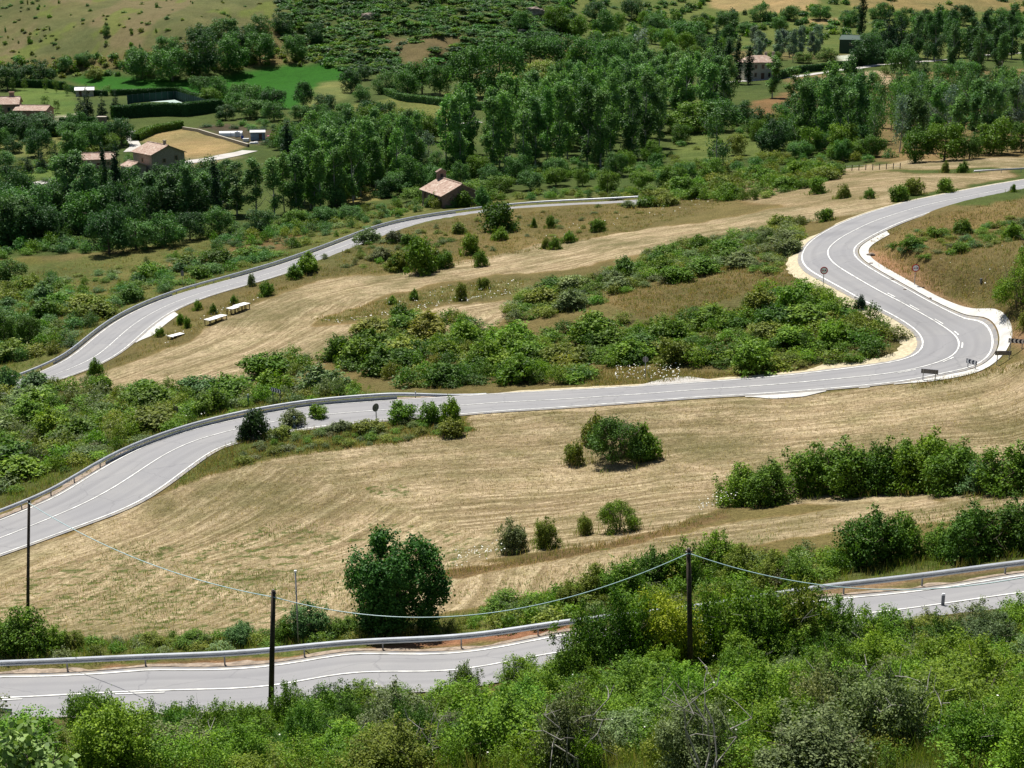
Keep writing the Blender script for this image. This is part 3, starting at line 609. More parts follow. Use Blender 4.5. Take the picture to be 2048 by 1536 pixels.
def clumps(rng, lobes, ncl, per, spread, size, up=0.25, rmin=0.72, zmin=0.0, aspect=0.6):
    """leaves gathered in clumps over the outside of the lobes ((cx,cy,cz),(rx,ry,rz))"""
    c = np.array([l[0] for l in lobes], float); r = np.array([l[1] for l in lobes], float)
    wgt = (r[:,0]*r[:,1]+r[:,0]*r[:,2]); wgt /= wgt.sum()
    k = rng.choice(len(lobes), ncl, p=wgt); d = rdir(rng, ncl, up); rad = rng.uniform(rmin, 1.04, ncl)[:,None]
    cc = c[k]+d*r[k]*rad; ok = cc[:,2] > zmin; cc = cc[ok]; d = d[ok]
    clv = np.clip(rng.normal(.5,.2,len(cc)), 0, 1)
    pos = np.repeat(cc, per, 0)+rng.normal(size=(len(cc)*per,3))*spread; nr = np.repeat(d, per, 0)
    lv = np.clip(np.repeat(clv, per)+rng.normal(0,.16,len(pos)), 0, 1)
    m = pos[:,2] > zmin*0.5; pos, nr, lv = pos[m], nr[m], lv[m]
    return leaf_quads(rng, pos, nr, size, aspect), np.repeat(lv, 4)
def leaf_mesh(name, v, lv, mat=None, extra=None):
    f = np.arange(len(v)).reshape(-1,4)
    return mk_mesh(name, v, [f], [mat or MAT['leaf']], lv=lv)
def stems_mesh(name, rng, n, h, w, r0, mat, dead=False):
    mb = MB()
    for i in range(n):
        a = rng.uniform(0,2*PI); d = np.array([math.cos(a), math.sin(a), 0])*w*rng.uniform(.25,.5); p0 = np.array([rng.normal()*.06*w, rng.normal()*.06*w, -0.15])
        top = d+np.array([0,0,h*rng.uniform(.6,.95)]); q = [p0+(top-p0)*t+rng.normal(size=3)*.05*h*(t>0)*np.array([1,1,.4])+np.array([0,0,.12*h*math.sin(PI*t)]) for t in np.linspace(0,1,6)]
        mb.tube(q, np.linspace(r0, r0*.3, 6), 5)
        for kk in (2,3,4):
            b0 = q[kk]; e = b0+rdir(rng,1,.7)[0]*h*rng.uniform(.2,.38); mb.tube([b0,(b0+e)/2+rng.normal(size=3)*.03*h,e], [r0*.45,r0*.3,r0*.14], 4)
    return mb.mesh(name, mat)
def shrub_lobes(rng, h, w, n=9):
    L = [((0,0,h*.42),(w*.3,w*.3,h*.4))]
    for i in range(n):
        a = rng.uniform(0,2*PI); q = rng.uniform(.12,.34)*w; z = h*rng.uniform(.10,.72)*(1-0.55*(q/(.5*w))**2); rr = w*rng.uniform(.13,.24)
        L.append(((q*math.cos(a), q*math.sin(a), z), (rr, rr, rr*h/w*1.5)))
    for i in range(9):      # leading shoots
        a = rng.uniform(0,2*PI); q = rng.uniform(0,.4)*w
        L.append(((q*math.cos(a), q*math.sin(a), h*rng.uniform(.72,.98)*(1-.9*(q/w)**2*2)), (w*rng.uniform(.03,.07),w*rng.uniform(.03,.07),h*rng.uniform(.1,.2))))
    for i in range(6):      # skirt
        a = rng.uniform(0,2*PI); q = rng.uniform(.3,.46)*w; rr = w*rng.uniform(.09,.15)
        L.append(((q*math.cos(a), q*math.sin(a), h*rng.uniform(.08,.25)), (rr,rr,rr*h/w)))
    return L
def tree_trunk(name, rng, h, w, zc, r0, mat, limbs=7, lean=0.02):
    mb = MB(); n = 8
    ax = [np.array([lean*h*math.sin(t*2.2), lean*h*math.sin(t*1.7+1)*.6, -0.3+t*(h*.86+.3)]) for t in np.linspace(0,1,n)]
    mb.tube(ax, r0*np.linspace(1,.12,n)**.9, 7)
    for i in range(limbs):
        t = rng.uniform(zc/h*.9, .75); k = t*(n-1); b0 = ax[int(k)]+(ax[min(n-1,int(k)+1)]-ax[int(k)])*(k-int(k)); a = rng.uniform(0,2*PI)
        e = b0+np.array([math.cos(a)*w*.36, math.sin(a)*w*.36, h*rng.uniform(.08,.2)])*rng.uniform(.7,1.1); mi = (b0+e)/2+np.array([0,0,-.02*h])
        mb.tube([b0,mi,e], [r0*.42*(1-t*.5), r0*.28*(1-t*.5), r0*.08], 5)
    return mb.mesh(name, mat)
LIB = {}
def lib(kind, i):
    L = LIB[kind]; return L[i % len(L)]
# near shrubs (small leaves), mid shrubs, low far scrub
LIB['near'] = []; LIB['mid'] = []; LIB['lite'] = []; LIB['lite2'] = []
for s in range(6):
    r = np.random.default_rng(100+s); h, w = 2.0, 2.6
    v, lv = clumps(r, shrub_lobes(r,h,w,13), 1000, 11, .075, .095, up=.25, rmin=.5, zmin=.0)
    LIB['near'].append((leaf_mesh('foliage', v, lv), stems_mesh('stems', r, 8, h*.86, w*.9, .02, MAT['bark'])))
LIB['vnear'] = []
for s in range(6):
    r = np.random.default_rng(150+s); h, w = 2.0, 2.6
    v, lv = clumps(r, shrub_lobes(r,h,w,15), 1800, 11, .058, .066, up=.25, rmin=.5, zmin=.0, aspect=.65)
    LIB['vnear'].append((leaf_mesh('foliage', v, lv), stems_mesh('stems', r, 8, h*.86, w*.9, .015, MAT['palebark'] if s%3 == 0 else MAT['bark'])))
for s in range(7):
    r = np.random.default_rng(200+s); h, w = 2.0, 2.6
    v, lv = clumps(r, shrub_lobes(r,h,w,13), 430, 9, .10, .165, up=.2, rmin=.55, zmin=-.05)
    me = leaf_mesh('shrub', v, lv); LIB['mid'].append((me, None))
for s in range(4):
    r = np.random.default_rng(300+s); v, lv = clumps(r, shrub_lobes(r,1.0,1.5,8), 75, 5, .11, .22, up=.3, rmin=.6, zmin=-.02)
    LIB['lite'].append((v, lv))
for s in range(5):
    r = np.random.default_rng(350+s); v, lv = clumps(r, shrub_lobes(r,2.0,2.6,11), 150, 8, .14, .17, up=.25, rmin=.6, zmin=-.05)
    LIB['lite2'].append((v*np.array([1.5/2.6,1.5/2.6,.5]), lv))
LIB['lite3'] = []
for s in range(5):
    r = np.random.default_rng(380+s); v, lv = clumps(r, shrub_lobes(r,2.0,2.6,11), 300, 8, .08, .095, up=.25, rmin=.55, zmin=-.05)
    LIB['lite3'].append((v*np.array([1.5/2.6,1.5/2.6,.5]), lv))
def add_tree_lib(kind, n, seed, h, w, lobes_f, ncl, per, spread, size, r0, zc, mat='bark', limbs=7, up=.15, rmin=.6, lean=.012):
    LIB[kind] = []
    for s in range(n):
        r = np.random.default_rng(seed+s); v, lv = clumps(r, lobes_f(r,h,w), ncl, per, spread, size, up=up, rmin=rmin, zmin=zc*.4)
        LIB[kind].append((leaf_mesh('crown', v, lv), tree_trunk('trunk', r, h, w, zc, r0, MAT[mat], limbs, lean)))
    LIB[kind+'_dim'] = (h, w)
def lob_poplar(r, h, w):
    L = []
    for i in range(22):
        t = r.uniform(0,1); z = h*(.14+.82*t); q = w*.32*math.sin(PI*min(1,(.12+.88*t)*.93))**.7*r.uniform(.3,1.1); a = r.uniform(0,2*PI); rr = w*r.uniform(.10,.19)
        L.append(((q*math.cos(a), q*math.sin(a), z), (rr, rr, rr*1.6)))
    return L
def lob_column(r, h, w):
    L = []
    for i in range(20):
        t = i/19; z = h*(.07+.88*t); R = w*.34*(math.sin(PI*(.16+.80*t)))**.6; a = r.uniform(0,2*PI); q = R*.45
        L.append(((q*math.cos(a), q*math.sin(a), z), (R*.8, R*.8, h*.085)))
    return L
def lob_broad(r, h, w):
    L = [((0,0,h*.5),(w*.3,w*.3,h*.36))]
    for i in range(20):
        a = r.uniform(0,2*PI); u = r.uniform(-.95,1); q = w*.34*math.sqrt(max(0,1-u*u*.8)); rr = w*r.uniform(.10,.2)
        L.append(((q*math.cos(a), q*math.sin(a), h*(.48+.35*u)), (rr, rr, rr*h/w*1.0)))
    return L
def lob_cone(r, h, w):
    L = []
    for i in range(26):
        t = i/25; z = h*(.08+.88*t); R = w*.46*(1-t)**.85+.04*w
        for k in range(max(2,int(5*(1-t))+1)):
            a = r.uniform(0,2*PI); L.append(((R*.55*math.cos(a), R*.55*math.sin(a), z), (R*.5, R*.5, h*.035)))
    return L
add_tree_lib('poplar', 7, 400, 15, 5.2, lob_poplar, 560, 8, .26, .36, .17, 2.2, 'palebark', 9, rmin=.5)
add_tree_lib('column', 4, 430, 16, 3.2, lob_column, 520, 7, .20, .34, .2, 1.0, limbs=4)
add_tree_lib('broad', 7, 450, 9, 9, lob_broad, 760, 9, .28, .36, .22, .6, limbs=8)
add_tree_lib('conifer', 3, 480, 11, 4.8, lob_cone, 560, 7, .18, .30, .18, .6, limbs=0, up=-.1)
add_tree_lib('sapling', 4, 500, 4.2, 2.6, lob_broad, 170, 6, .16, .22, .05, 1.2, limbs=5)
add_tree_lib('airy', 3, 520, 10, 7, lob_poplar, 330, 6, .30, .34, .15, 3.5, 'palebark', 9, rmin=.45, lean=.03)
def lob_maple(r, h, w):
    L = [((0,0,h*.46),(w*.34,w*.34,h*.30)), ((0,0,h*.66),(w*.27,w*.27,h*.2))]
    for i in range(52):
        a = r.uniform(0,2*PI); u = r.uniform(-.85,1); q = w*.40*math.sqrt(max(0,1-u*u*.72)); rr = w*r.uniform(.07,.125)
        L.append(((q*math.cos(a), q*math.sin(a), h*(.47+.35*u)), (rr, rr, rr*1.35)))
    for i in range(12):
        a = r.uniform(0,2*PI); q = w*r.uniform(.03,.33); L.append(((q*math.cos(a), q*math.sin(a), h*(.90-.45*(q/w)**2*3)), (w*.055,w*.055,h*.09)))
    return L
r = np.random.default_rng(77); v, lv = clumps(r, lob_maple(r,6.0,6.0), 2300, 12, .13, .145, up=.1, rmin=.55, zmin=.3, aspect=.8)
LIB['maple'] = [(leaf_mesh('crown', v, lv), tree_trunk('trunk', r, 6.0, 6.0, 1.0, .13, MAT['bark'], 12))]; LIB['maple_dim'] = (6.0,6.0)
def lob_dome(r, h, w):
    L = [((0,0,h*.4),(w*.36,w*.36,h*.42))]
    for i in range(22):
        a = r.uniform(0,2*PI); u = r.uniform(0,1); q = w*.36*math.sqrt(1-u*u); rr = w*r.uniform(.09,.16)
        L.append(((q*math.cos(a), q*math.sin(a), h*(.14+.64*u)), (rr, rr, rr*h/w*1.25)))
    return L
LIB['dome'] = []
for s in range(3):
    r = np.random.default_rng(90+s); v, lv = clumps(r, lob_dome(r,4.2,5.6), 1300, 10, .12, .14, up=.25, rmin=.55, zmin=.03)
    LIB['dome'].append((leaf_mesh('foliage', v, lv), stems_mesh('stems', r, 10, 3.9, 5.2, .05, MAT['bark'])))
# ------------------------------------------------------------------ palettes
G = dict(bright=(.118,.215,.017), mid=(.088,.178,.017), dark=(.052,.120,.014), olive=(.142,.185,.028), grey=(.125,.170,.066), teal=(.085,.175,.058), yellow=(.235,.285,.022), holm=(.03,.064,.02),
     pop=(.110,.235,.058), popd=(.074,.165,.048), lomb=(.026,.064,.030), far=(.066,.165,.038), fard=(.037,.098,.030), silver=(.15,.22,.16), pale=(.20,.26,.06), purple=(.035,.014,.03), con=(.018,.048,.025), lime=(.09,.165,.028))
def vary(c, rng, k=.14):
    f = 1+rng.normal(0,k); return tuple(max(.004,x*f*(1+rng.normal(0,k*.45))) for x in c)+(1.0,)
BASES = []
def put_shrub(P, h, w, colr, label, group=None, cat='shrub', lod=None, rz=None, name='shrub'):
    z = proj(*P)[2]; lod = lod or ('vnear' if z < 66 else 'near' if z < 112 else 'mid')
    bh, bw = (4.2,5.6) if lod == 'dome' else (2.0,2.6)
    m, st = lib(lod, int(RNG.integers(0,99))); sc = (w/bw, w/bw*RNG.uniform(.85,1.15), h/bh); rz = RNG.uniform(0,6.28) if rz is None else rz
    if st is not None:
        o = empty(name, (P[0],P[1],P[2]-.05), rz); a = link('foliage', m, o); a.scale = sc; a.color = colr; b = link('stems', st, o); b.scale = sc
    else:
        o = link(name, m, loc=(P[0],P[1],P[2]-.05)); o.rotation_euler = (0,0,rz); o.scale = sc; o.color = colr
    BASES.append((P, w)); return tag(o, label, cat, group)
def put_tree(kind, P, h, w, colr, label, group=None, cat='tree', name='tree'):
    m, tr = lib(kind, int(RNG.integers(0,99))); bh, bw = LIB[kind+'_dim']
    o = empty(name, (P[0],P[1],P[2]-.05), RNG.uniform(0,6.28)); sc = (w/bw, w/bw, h/bh)
    a = link('crown', m, o); a.scale = sc; a.color = colr; b = link('trunk', tr, o); b.scale = sc
    return tag(o, label, cat, group)
def sample(poly, n, dmin, tries=8, seed=0, avoid=True):
    """ground points inside an outline, at least dmin metres apart"""
    rng = np.random.default_rng(seed+991); p = np.asarray(poly, float); out = []
    x = rng.uniform(p[:,0].min(), p[:,0].max(), n*tries*3); y = rng.uniform(p[:,1].min(), p[:,1].max(), n*tries*3); m = inpoly(x,y,p); P = at(x[m], y[m])
    if avoid and len(P):
        ok = np.ones(len(P), bool)
        for C, wl, wr in ((CA,wlA,wrA),(CB,wlB,wrB),(CC,wlC,wrC)):
            d,_,_ = nearest(P[:,0],P[:,1],C[::2]); ok &= d > 5.2
        P = P[ok]
    A = np.empty((0,2))
    for q in P:
        if len(A) and (((A-q[:2])**2).sum(1) < dmin*dmin).any(): continue
        A = np.vstack([A, q[:2]]); out.append(q)
        if len(out) >= n: break
    return out
def thicket(poly, n, dmin, hr, wr, cols, label, group, seed, cat='shrub', lod=None):
    rng = np.random.default_rng(seed)
    for P in sample(poly, n, dmin, seed=seed):
        put_shrub(P, rng.uniform(*hr), rng.uniform(*wr), vary(G[cols[int(rng.integers(0,len(cols)))]], rng), label, group, cat, lod)
def grove(kind, poly, n, dmin, hr, wr, cols, label, group, seed, name='tree'):
    rng = np.random.default_rng(seed)
    for P in sample(poly, n, dmin, seed=seed, avoid=False):
        h = rng.uniform(*hr); put_tree(kind, P, h, h*rng.uniform(*wr), vary(G[cols[int(rng.integers(0,len(cols)))]], rng, .1), label, group, name=name)
def pxs(x, y): P = at1(x, y); return P, ppm(P)
def shrub_px(x, y, wpx, hpx, c, label, lod=None, group=None):
    P, k = pxs(x, y); return put_shrub(P, hpx/k, wpx/k, vary(G[c], RNG, .06), label, group, lod=lod)
def tree_px(kind, x, y, hpx, wpx, c, label, name='tree', group=None):
    P, k = pxs(x, y); return put_tree(kind, P, hpx/k, wpx/k, vary(G[c], RNG, .06), label, group, name=name)
# ------------------------------------------------------------------ single shrubs and trees of the fields
P, k = pxs(792,1262); t = put_tree('maple', P, 218/k, 216/k, (.036,.115,.020,1), 'dark green round-crowned tree at the edge of the stubble field behind the near guardrail', name='maple_tree')
put_shrub(P+np.array([-.5,-.6,0]), 2.4, 3.2, (*G['dark'],1), 'dark shrub in the shade under the round-crowned dark tree')
for a in [
 (1232,918,150,100,'dark','big dark dome-shaped bush standing alone in the mown field','dome'),(1288,916,78,74,'mid','lighter green bush growing against the right side of the lone field bush',None),(1148,926,46,48,'olive','small yellowish shrub at the left foot of the lone field bush',None),(1190,890,60,70,'olive','olive shrub rising behind the lone field bush',None),
 (1236,1062,92,76,'bright','bright green rounded bush on the low bank below the stubble field','dome'),(1168,1068,40,44,'olive','small thin shrub beside the bright green bush on the bank',None),
 (1022,1104,72,70,'grey','spreading grey-green thorn bush on the bank, left of its twin',None),(1092,1094,66,64,'olive','upright olive thorn bush on the bank, right of the grey-green one',None),
 (518,874,66,60,'holm','very dark dense evergreen bush beside the inside of the middle road',None),(490,880,36,38,'holm','small dark evergreen bush just left of the larger evergreen by the road',None),
 (585,850,62,36,'grey','low grey-green bush behind the dark roadside evergreen',None),(636,836,44,30,'bright','small bright shrub at the roadside by the pale gravel patch',None),
 (900,848,48,58,'bright','bright upright bush at the right end of the roadside clump',None),(855,846,60,44,'mid','middle green bush in the centre of the roadside clump',None),(800,842,70,42,'mid','leafy bush beside the round sign in the roadside clump',None),(905,868,60,36,'olive','low bramble below the bright bush of the roadside clump',None),
 (560,876,60,26,'olive','low olive shrub on the grassy point above the stubble field',None),(680,862,60,24,'grey','greyish low shrub on the grassy point, nearest the field edge',None),(740,862,70,26,'olive','low spreading shrub in the middle of the grassy point',None),
 (1000,462,84,64,'dark','large dark rounded bush beside the upper road, below the chapel','mid'),(998,480,36,28,'bright','small bright shrub in front of the large dark bush by the upper road',None),
 (1292,413,54,24,'mid','bush hiding the far end of the upper-left road, nearest the guardrail tip',None),(1328,411,60,26,'olive','olive bush just right of the far end of the upper-left road',None),(1255,414,34,14,'grey','low grey bush at the kerb near the far end of the upper-left road',None),
 (1068,455,12,22,'mid','thin little shrub on the slope right of the large dark bush',None),(1102,456,26,26,'mid','small round shrub on the slope above the pale track',None),(1196,463,34,28,'mid','single round shrub on the flowery slope, nearest the trees',None),(1094,497,22,24,'olive','left shrub of the close trio on the flowery slope',None),(1110,498,26,26,'mid','middle shrub of the close trio on the flowery slope',None),(1138,484,32,24,'mid','right shrub of the close trio on the flowery slope',None),
 (940,508,46,42,'bright','bright shrub on the slope left of the pale track bend',None),(962,532,34,34,'mid','shrub standing at the edge of the pale mown track',None),(921,600,28,36,'olive','small upright shrub alone in the flowery strip',None),(965,578,30,26,'olive','airy small shrub near the top of the flowery strip',None),(828,600,24,24,'mid','right shrub of the pair at the left of the flowery strip',None),(785,608,26,18,'bright','left low shrub of the pair in the flowery strip',None),
 (848,545,82,72,'mid','largest bushy clump on the slope between upper road and middle field','mid'),(800,540,54,40,'olive','shrub at the left foot of the largest slope clump',None),(890,535,40,34,'mid','shrub at the right foot of the largest slope clump',None),
 (616,540,62,38,'bright','bright bush leaning over the guardrail of the upper road',None),(590,556,40,26,'mid','small bush in front of the bright bush by the upper guardrail',None),(532,592,34,32,'mid','round bush at the top edge of the middle field',None),(505,572,22,26,'grey','grey thin shrub where the upper road disappears',None),
 (395,620,22,22,'bright','small round shrub beside the upper road, right of its neighbours',None),(362,648,22,24,'bright','small shrub between upper road and white tables',None),(374,655,16,24,'mid','narrow small shrub just left of the white tables',None),(427,628,18,20,'mid','small shrub behind the middle white table',None),(470,608,20,20,'mid','small shrub behind the right-hand white table',None),(320,672,20,20,'bright','bright small shrub on the concrete apron of the upper road',None),
 (800,648,60,42,'dark','dark rounded bush at the top of the thicket beside the middle field','mid'),
 (192,752,36,34,'mid','bush at the left tip of the middle field',None),(205,782,60,36,'bright','bright low bush just below the left tip of the middle field',None),(15,780,60,50,'teal','blue-green bush at the left edge beside the upper road end',None),(70,757,40,16,'grey','low grey shrub hiding the left end of the upper road',None),
 (1718,617,26,30,'con','small dark pointed evergreen beside the gravel shoulder of the bend','mid'),
 (1637,388,44,34,'mid','round tree-like bush alone at the upper field edge',None),(1685,396,30,30,'olive','small airy shrub in the brown strip, left of a similar one',None),(1738,397,28,22,'mid','small wide shrub in the brown strip near the upper road',None),(1800,402,48,36,'mid','bush beside the bend exit, left of two',None),(1828,390,40,38,'olive','bush behind the one beside the bend exit',None),(1893,385,42,30,'bright','bright low bush beside the straight after the bend',None),(1925,345,26,24,'mid','small bush in the far brown field, nearest the short rail',None),(1890,345,18,22,'olive','thin bush in the far brown field',None),
 (2026,384,14,18,'mid','tiny shrub on the verge at the right edge of the upper straight',None),(1650,442,42,28,'mid','low bush at the roadside where the bend begins',None),
 (926,413,50,36,'mid','bush against the near gable of the small chapel',None),(903,414,44,26,'far','low bush at the front corner of the small chapel',None),(965,412,40,36,'far','bush right of the chapel, against the guardrail',None),(868,414,40,30,'mid','low bush before the left wall of the chapel',None),
 (2036,612,104,92,'bright','large bright bush on the red bank at the right edge','dome'),(2070,552,100,84,'bright','bright bush above the large one on the right bank','dome'),(2052,655,40,34,'olive','olive shrub at the foot of the red bank',None),
 ]:
    shrub_px(*a[:6], lod=a[6])
# hedge-like row of big bushes right of the mown field and the one nearer the road
row1 = [(1480,1004,86,78,'bright'),(1545,1002,96,82,'mid'),(1622,985,104,96,'mid'),(1690,984,110,104,'mid'),(1752,982,90,92,'dark'),(1800,980,104,104,'mid'),(1858,978,110,116,'bright'),(1915,982,104,100,'mid'),(1970,984,80,70,'teal'),(2030,982,110,96,'mid'),(2100,980,110,100,'dark')]
for x,y,w_,h_,c in row1: shrub_px(x,y,w_*1.35,h_*1.05,c,'tall leafy bush in the long row between the mown field and the lower strip','near',group='row of bushes beside the mown field')
row2 = [(1740,1132,128,118,'dark'),(1806,1118,90,96,'mid'),(1688,1128,60,60,'olive'),(1880,1112,70,66,'mid'),(1945,1116,112,112,'dark'),(2020,1104,112,110,'dark'),(2095,1090,110,110,'mid')]
for x,y,w_,h_,c in row2: shrub_px(x,y,w_*1.3,h_*1.05,c,'dark bush in the row directly behind the right-hand guardrail','near',group='bushes behind the right-hand guardrail')
row3 = [(1240,1205,92,96,'mid'),(1190,1205,76,80,'olive'),(1300,1180,90,90,'dark'),(1370,1172,90,100,'mid'),(1432,1140,84,84,'bright'),(1480,1165,80,80,'olive'),(1545,1175,80,80,'olive'),(1590,1178,74,76,'mid'),(1010,1228,86,46,'mid'),(1080,1225,80,40,'mid'),(1140,1215,60,60,'olive'),(620,1278,84,78,'teal'),(575,1282,60,56,'mid'),(482,1288,60,50,'teal'),(680,1270,60,40,'mid'),(40,1312,120,100,'mid'),(110,1302,60,54,'bright'),(-30,1315,80,70,'mid'),(150,1298,50,40,'olive'),(300,1290,60,26,'olive'),(380,1292,60,30,'mid')]
row4 = [(1165,1372,120,170,'mid'),(1215,1365,130,205,'dark'),(1275,1360,130,195,'mid'),(1335,1355,140,200,'yellow'),(1410,1350,130,195,'mid'),(1470,1338,140,190,'bright'),(1535,1330,140,190,'mid'),(1590,1325,130,185,'olive'),(1640,1318,110,150,'mid'),(1700,1312,110,116,'bright'),(1775,1302,110,96,'mid'),(1850,1296,110,84,'olive'),(1960,1290,120,92,'grey'),(2040,1280,120,100,'bright')]
for x,y,w_,h_,c in row4: shrub_px(x,y,w_*1.25,h_,c,'tall green bush standing against the viewer side of the near road at the right',group='bushes hiding the near road at the right')
row5 = [(195,1492,130,140,'mid'),(60,1545,130,70,'bright'),(300,1500,110,104,'mid'),(375,1502,116,108,'dark'),(450,1502,110,112,'mid'),(515,1500,100,110,'bright'),(580,1470,90,120,'mid'),(125,1535,110,80,'olive')]
for x,y,w_,h_,c in row5: shrub_px(x,y,w_*1.2,h_,c,'leafy bush at the lower left, just below the near road',group='bushes below the near road at the left')
for x,y,w_,h_,c in row3: shrub_px(x,y,w_*1.3,h_*1.02,c,'green shrub growing along the far side of the near guardrail','near',group='shrubs along the near guardrail')
# ------------------------------------------------------------------ thickets
FG = [(-60,1532),(150,1530),(300,1508),(540,1500),(610,1430),(800,1412),(1000,1402),(1120,1350),(1250,1300),(1600,1305),(1750,1322),(2110,1300),(2110,1545),(-60,1545)]
thicket(FG, 104, 1.9, (1.3,2.5), (2.0,3.6), ['bright','mid','bright','mid','olive','bright','mid','grey','dark'], 'leafy green shrub on the overgrown slope below the near road', 'shrubs of the foreground slope', 11)
T1 = [(490,752),(560,722),(700,690),(760,640),(830,640),(930,645),(1000,650),(1040,695),(1170,645),(1330,645),(1400,605),(1450,625),(1560,580),(1640,570),(1700,615),(1790,670),(1800,690),(1700,725),(1500,748),(1330,738),(1180,738),(1170,768),(820,780),(760,765),(740,735),(650,748),(540,757)]
thicket(T1, 36, 3.6, (1.9,3.4), (4.2,7.0), ['mid','bright','mid','dark','olive','bright'], 'green bush in the wide thicket inside the road bend', 'thicket inside the road bend', 21)
T2 = [(1010,630),(1060,580),(1130,565),(1250,535),(1300,505),(1500,465),(1610,445),(1600,480),(1580,540),(1520,552),(1450,520),(1390,560),(1280,575),(1200,605),(1100,635),(1040,645)]
thicket(T2, 22, 3.8, (1.4,2.5), (3.8,6.0), ['mid','olive','mid','grey','dark'], 'bush in the narrow belt above the bend thicket', 'narrow belt of bushes above the bend', 31)
T3 = [(-40,790),(170,775),(240,785),(480,780),(600,765),(740,785),(600,795),(480,812),(330,850),(215,900),(120,940),(-40,1005)]
thicket(T3, 18, 4.2, (1.8,3.0), (4.2,6.6), ['mid','bright','olive','dark','grey','teal','mid'], 'bush on the slope behind the middle guardrail', 'bushes behind the middle guardrail', 41)
T4 = [(-40,560),(100,560),(200,600),(330,540),(460,520),(600,490),(630,488),(560,515),(400,558),(230,620),(130,700),(-40,750)]
thicket(T4, 18, 5.5, (2.0,3.4), (4.6,7.4), ['dark','mid','olive','teal','mid'], 'bush on the slope beyond the upper-left road', 'bushes beyond the upper-left road', 51)
T5 = [(690,535),(720,485),(850,452),(945,442),(920,480),(880,540),(820,552),(750,535)]
thicket(T5, 8, 4.0, (1.5,2.6), (3.0,4.4), ['mid','grey','dark','olive'], 'shrub on the slope just below the upper-left road', 'shrubs below the upper-left road', 61)
T6 = [(1210,400),(1300,385),(1450,362),(1560,345),(1680,335),(1690,352),(1600,382),(1500,402),(1300,400)]
thicket(T6, 10, 6.0, (2.2,3.6), (4.6,7.0), ['mid','olive','mid','bright'], 'bush in the belt between the valley trees and the upper field', 'belt of bushes below the valley trees', 71)
T7 = [(1765,500),(1830,462),(1900,458),(1960,455),(2060,425),(2060,478),(1950,500),(1850,520)]
thicket(T7, 7, 3.6, (1.0,2.0), (2.2,3.6), ['teal','grey','mid','bright'], 'low shrub on the dry bank inside the upper bend', 'low shrubs on the dry bank', 81)
# ------------------------------------------------------------------ poplar groves and other trees of the valley
grove('poplar', [(560,430),(640,345),(840,330),(835,362),(760,392),(640,425)], 52, 3.9, (12.5,16.5), (.32,.42), ['pop','pop','popd'], 'slender poplar in the dense stand left of the chapel', 'poplar stand left of the chapel', 3, 'poplar_tree')
grove('poplar', [(890,352),(905,310),(1130,245),(1330,232),(1325,300),(1205,338),(1000,352)], 88, 4.2, (16,20), (.30,.40), ['pop','pop','popd'], 'slender poplar in the large stand behind the chapel', 'large poplar stand behind the chapel', 4, 'poplar_tree')
grove('poplar', [(1220,235),(1240,185),(1400,180),(1475,232),(1400,255)], 38, 5.2, (15,18.5), (.36,.48), ['pop','popd','pop'], 'tall poplar in the stand left of the pale stone house', 'poplar stand by the stone house', 5, 'poplar_tree')
grove('poplar', [(1590,300),(1600,250),(1720,240),(1740,300),(1640,315)], 24, 5.2, (14,18), (.36,.46), ['pop','popd'], 'poplar in the stand at the foot of the orchard', 'poplar stand below the orchard', 6, 'poplar_tree')
grove('poplar', [(1740,310),(1900,265),(2060,250),(2060,285),(1850,310)], 16, 6, (11,14), (.4,.5), ['popd','pop'], 'leafy poplar close above the row of rounded dark trees', 'poplars above the rounded trees', 61, 'poplar_tree')
grove('airy', [(1720,300),(1780,240),(2080,225),(2080,275),(1900,285),(1800,305)], 30, 6.0, (12,15), (.45,.55), ['popd','silver','popd','pop'], 'loose-crowned poplar above the brown field at the right', 'loose poplars at the right edge', 7, 'poplar_tree')
grove('poplar', [(1800,160),(1820,105),(2150,95),(2150,185),(1960,165)], 34, 7, (17,22), (.36,.46), ['popd','fard'], 'dark tall poplar in the wood at the top right corner', 'dark wood at the top right', 8, 'poplar_tree')
grove('poplar', [(1480,130),(1500,112),(1640,108),(1655,128)], 15, 7, (11,15), (.40,.5), ['silver'], 'silvery poplar in the row behind the pale stone house', 'silvery poplars behind the stone house', 9, 'poplar_tree')
grove('sapling', [(1600,212),(1690,152),(1790,148),(1770,205),(1680,225)], 26, 6, (4,6.5), (.7,.95), ['mid','lime','far'], 'small fruit tree in the orchard below the pale lane', 'orchard fruit trees', 10, 'fruit_tree')
for x,y,h_,w_,c in [(140,440,130,74,'popd'),(182,455,128,64,'popd'),(120,425,110,60,'pop'),(160,410,110,60,'popd'),(300,430,100,62,'popd'),(342,440,112,58,'popd'),(376,440,112,56,'popd'),(405,430,100,56,'pop'),(475,430,104,60,'popd'),(512,432,116,60,'popd'),(548,430,112,56,'pop'),(592,428,122,62,'popd'),(630,418,116,60,'pop'),(662,410,90,54,'pop'),(455,410,90,54,'popd'),(270,410,90,56,'popd')]:
    tree_px('poplar', x, y, h_, w_, c, 'leafy dark poplar in the band of trees at the left below the farmhouses', 'poplar_tree', 'dark trees below the farmhouses')
for x,y,h_,w_,c in [(40,485,86,110,'fard'),(100,478,76,90,'fard'),(218,508,92,96,'fard'),(272,500,74,84,'far'),(332,492,70,84,'far'),(-10,480,90,90,'fard'),(30,455,60,80,'far'),(380,480,60,70,'fard'),(440,470,60,70,'far'),(520,465,50,70,'fard'),(240,470,70,70,'fard'),(10,690,70,60,'dark'),(60,690,64,60,'dark'),(20,560,50,80,'dark')]:
    tree_px('broad', x, y, h_, w_, c, 'dark broadleaf tree in the low wood along the left edge of the valley', group='dark broadleaf trees at the left edge')
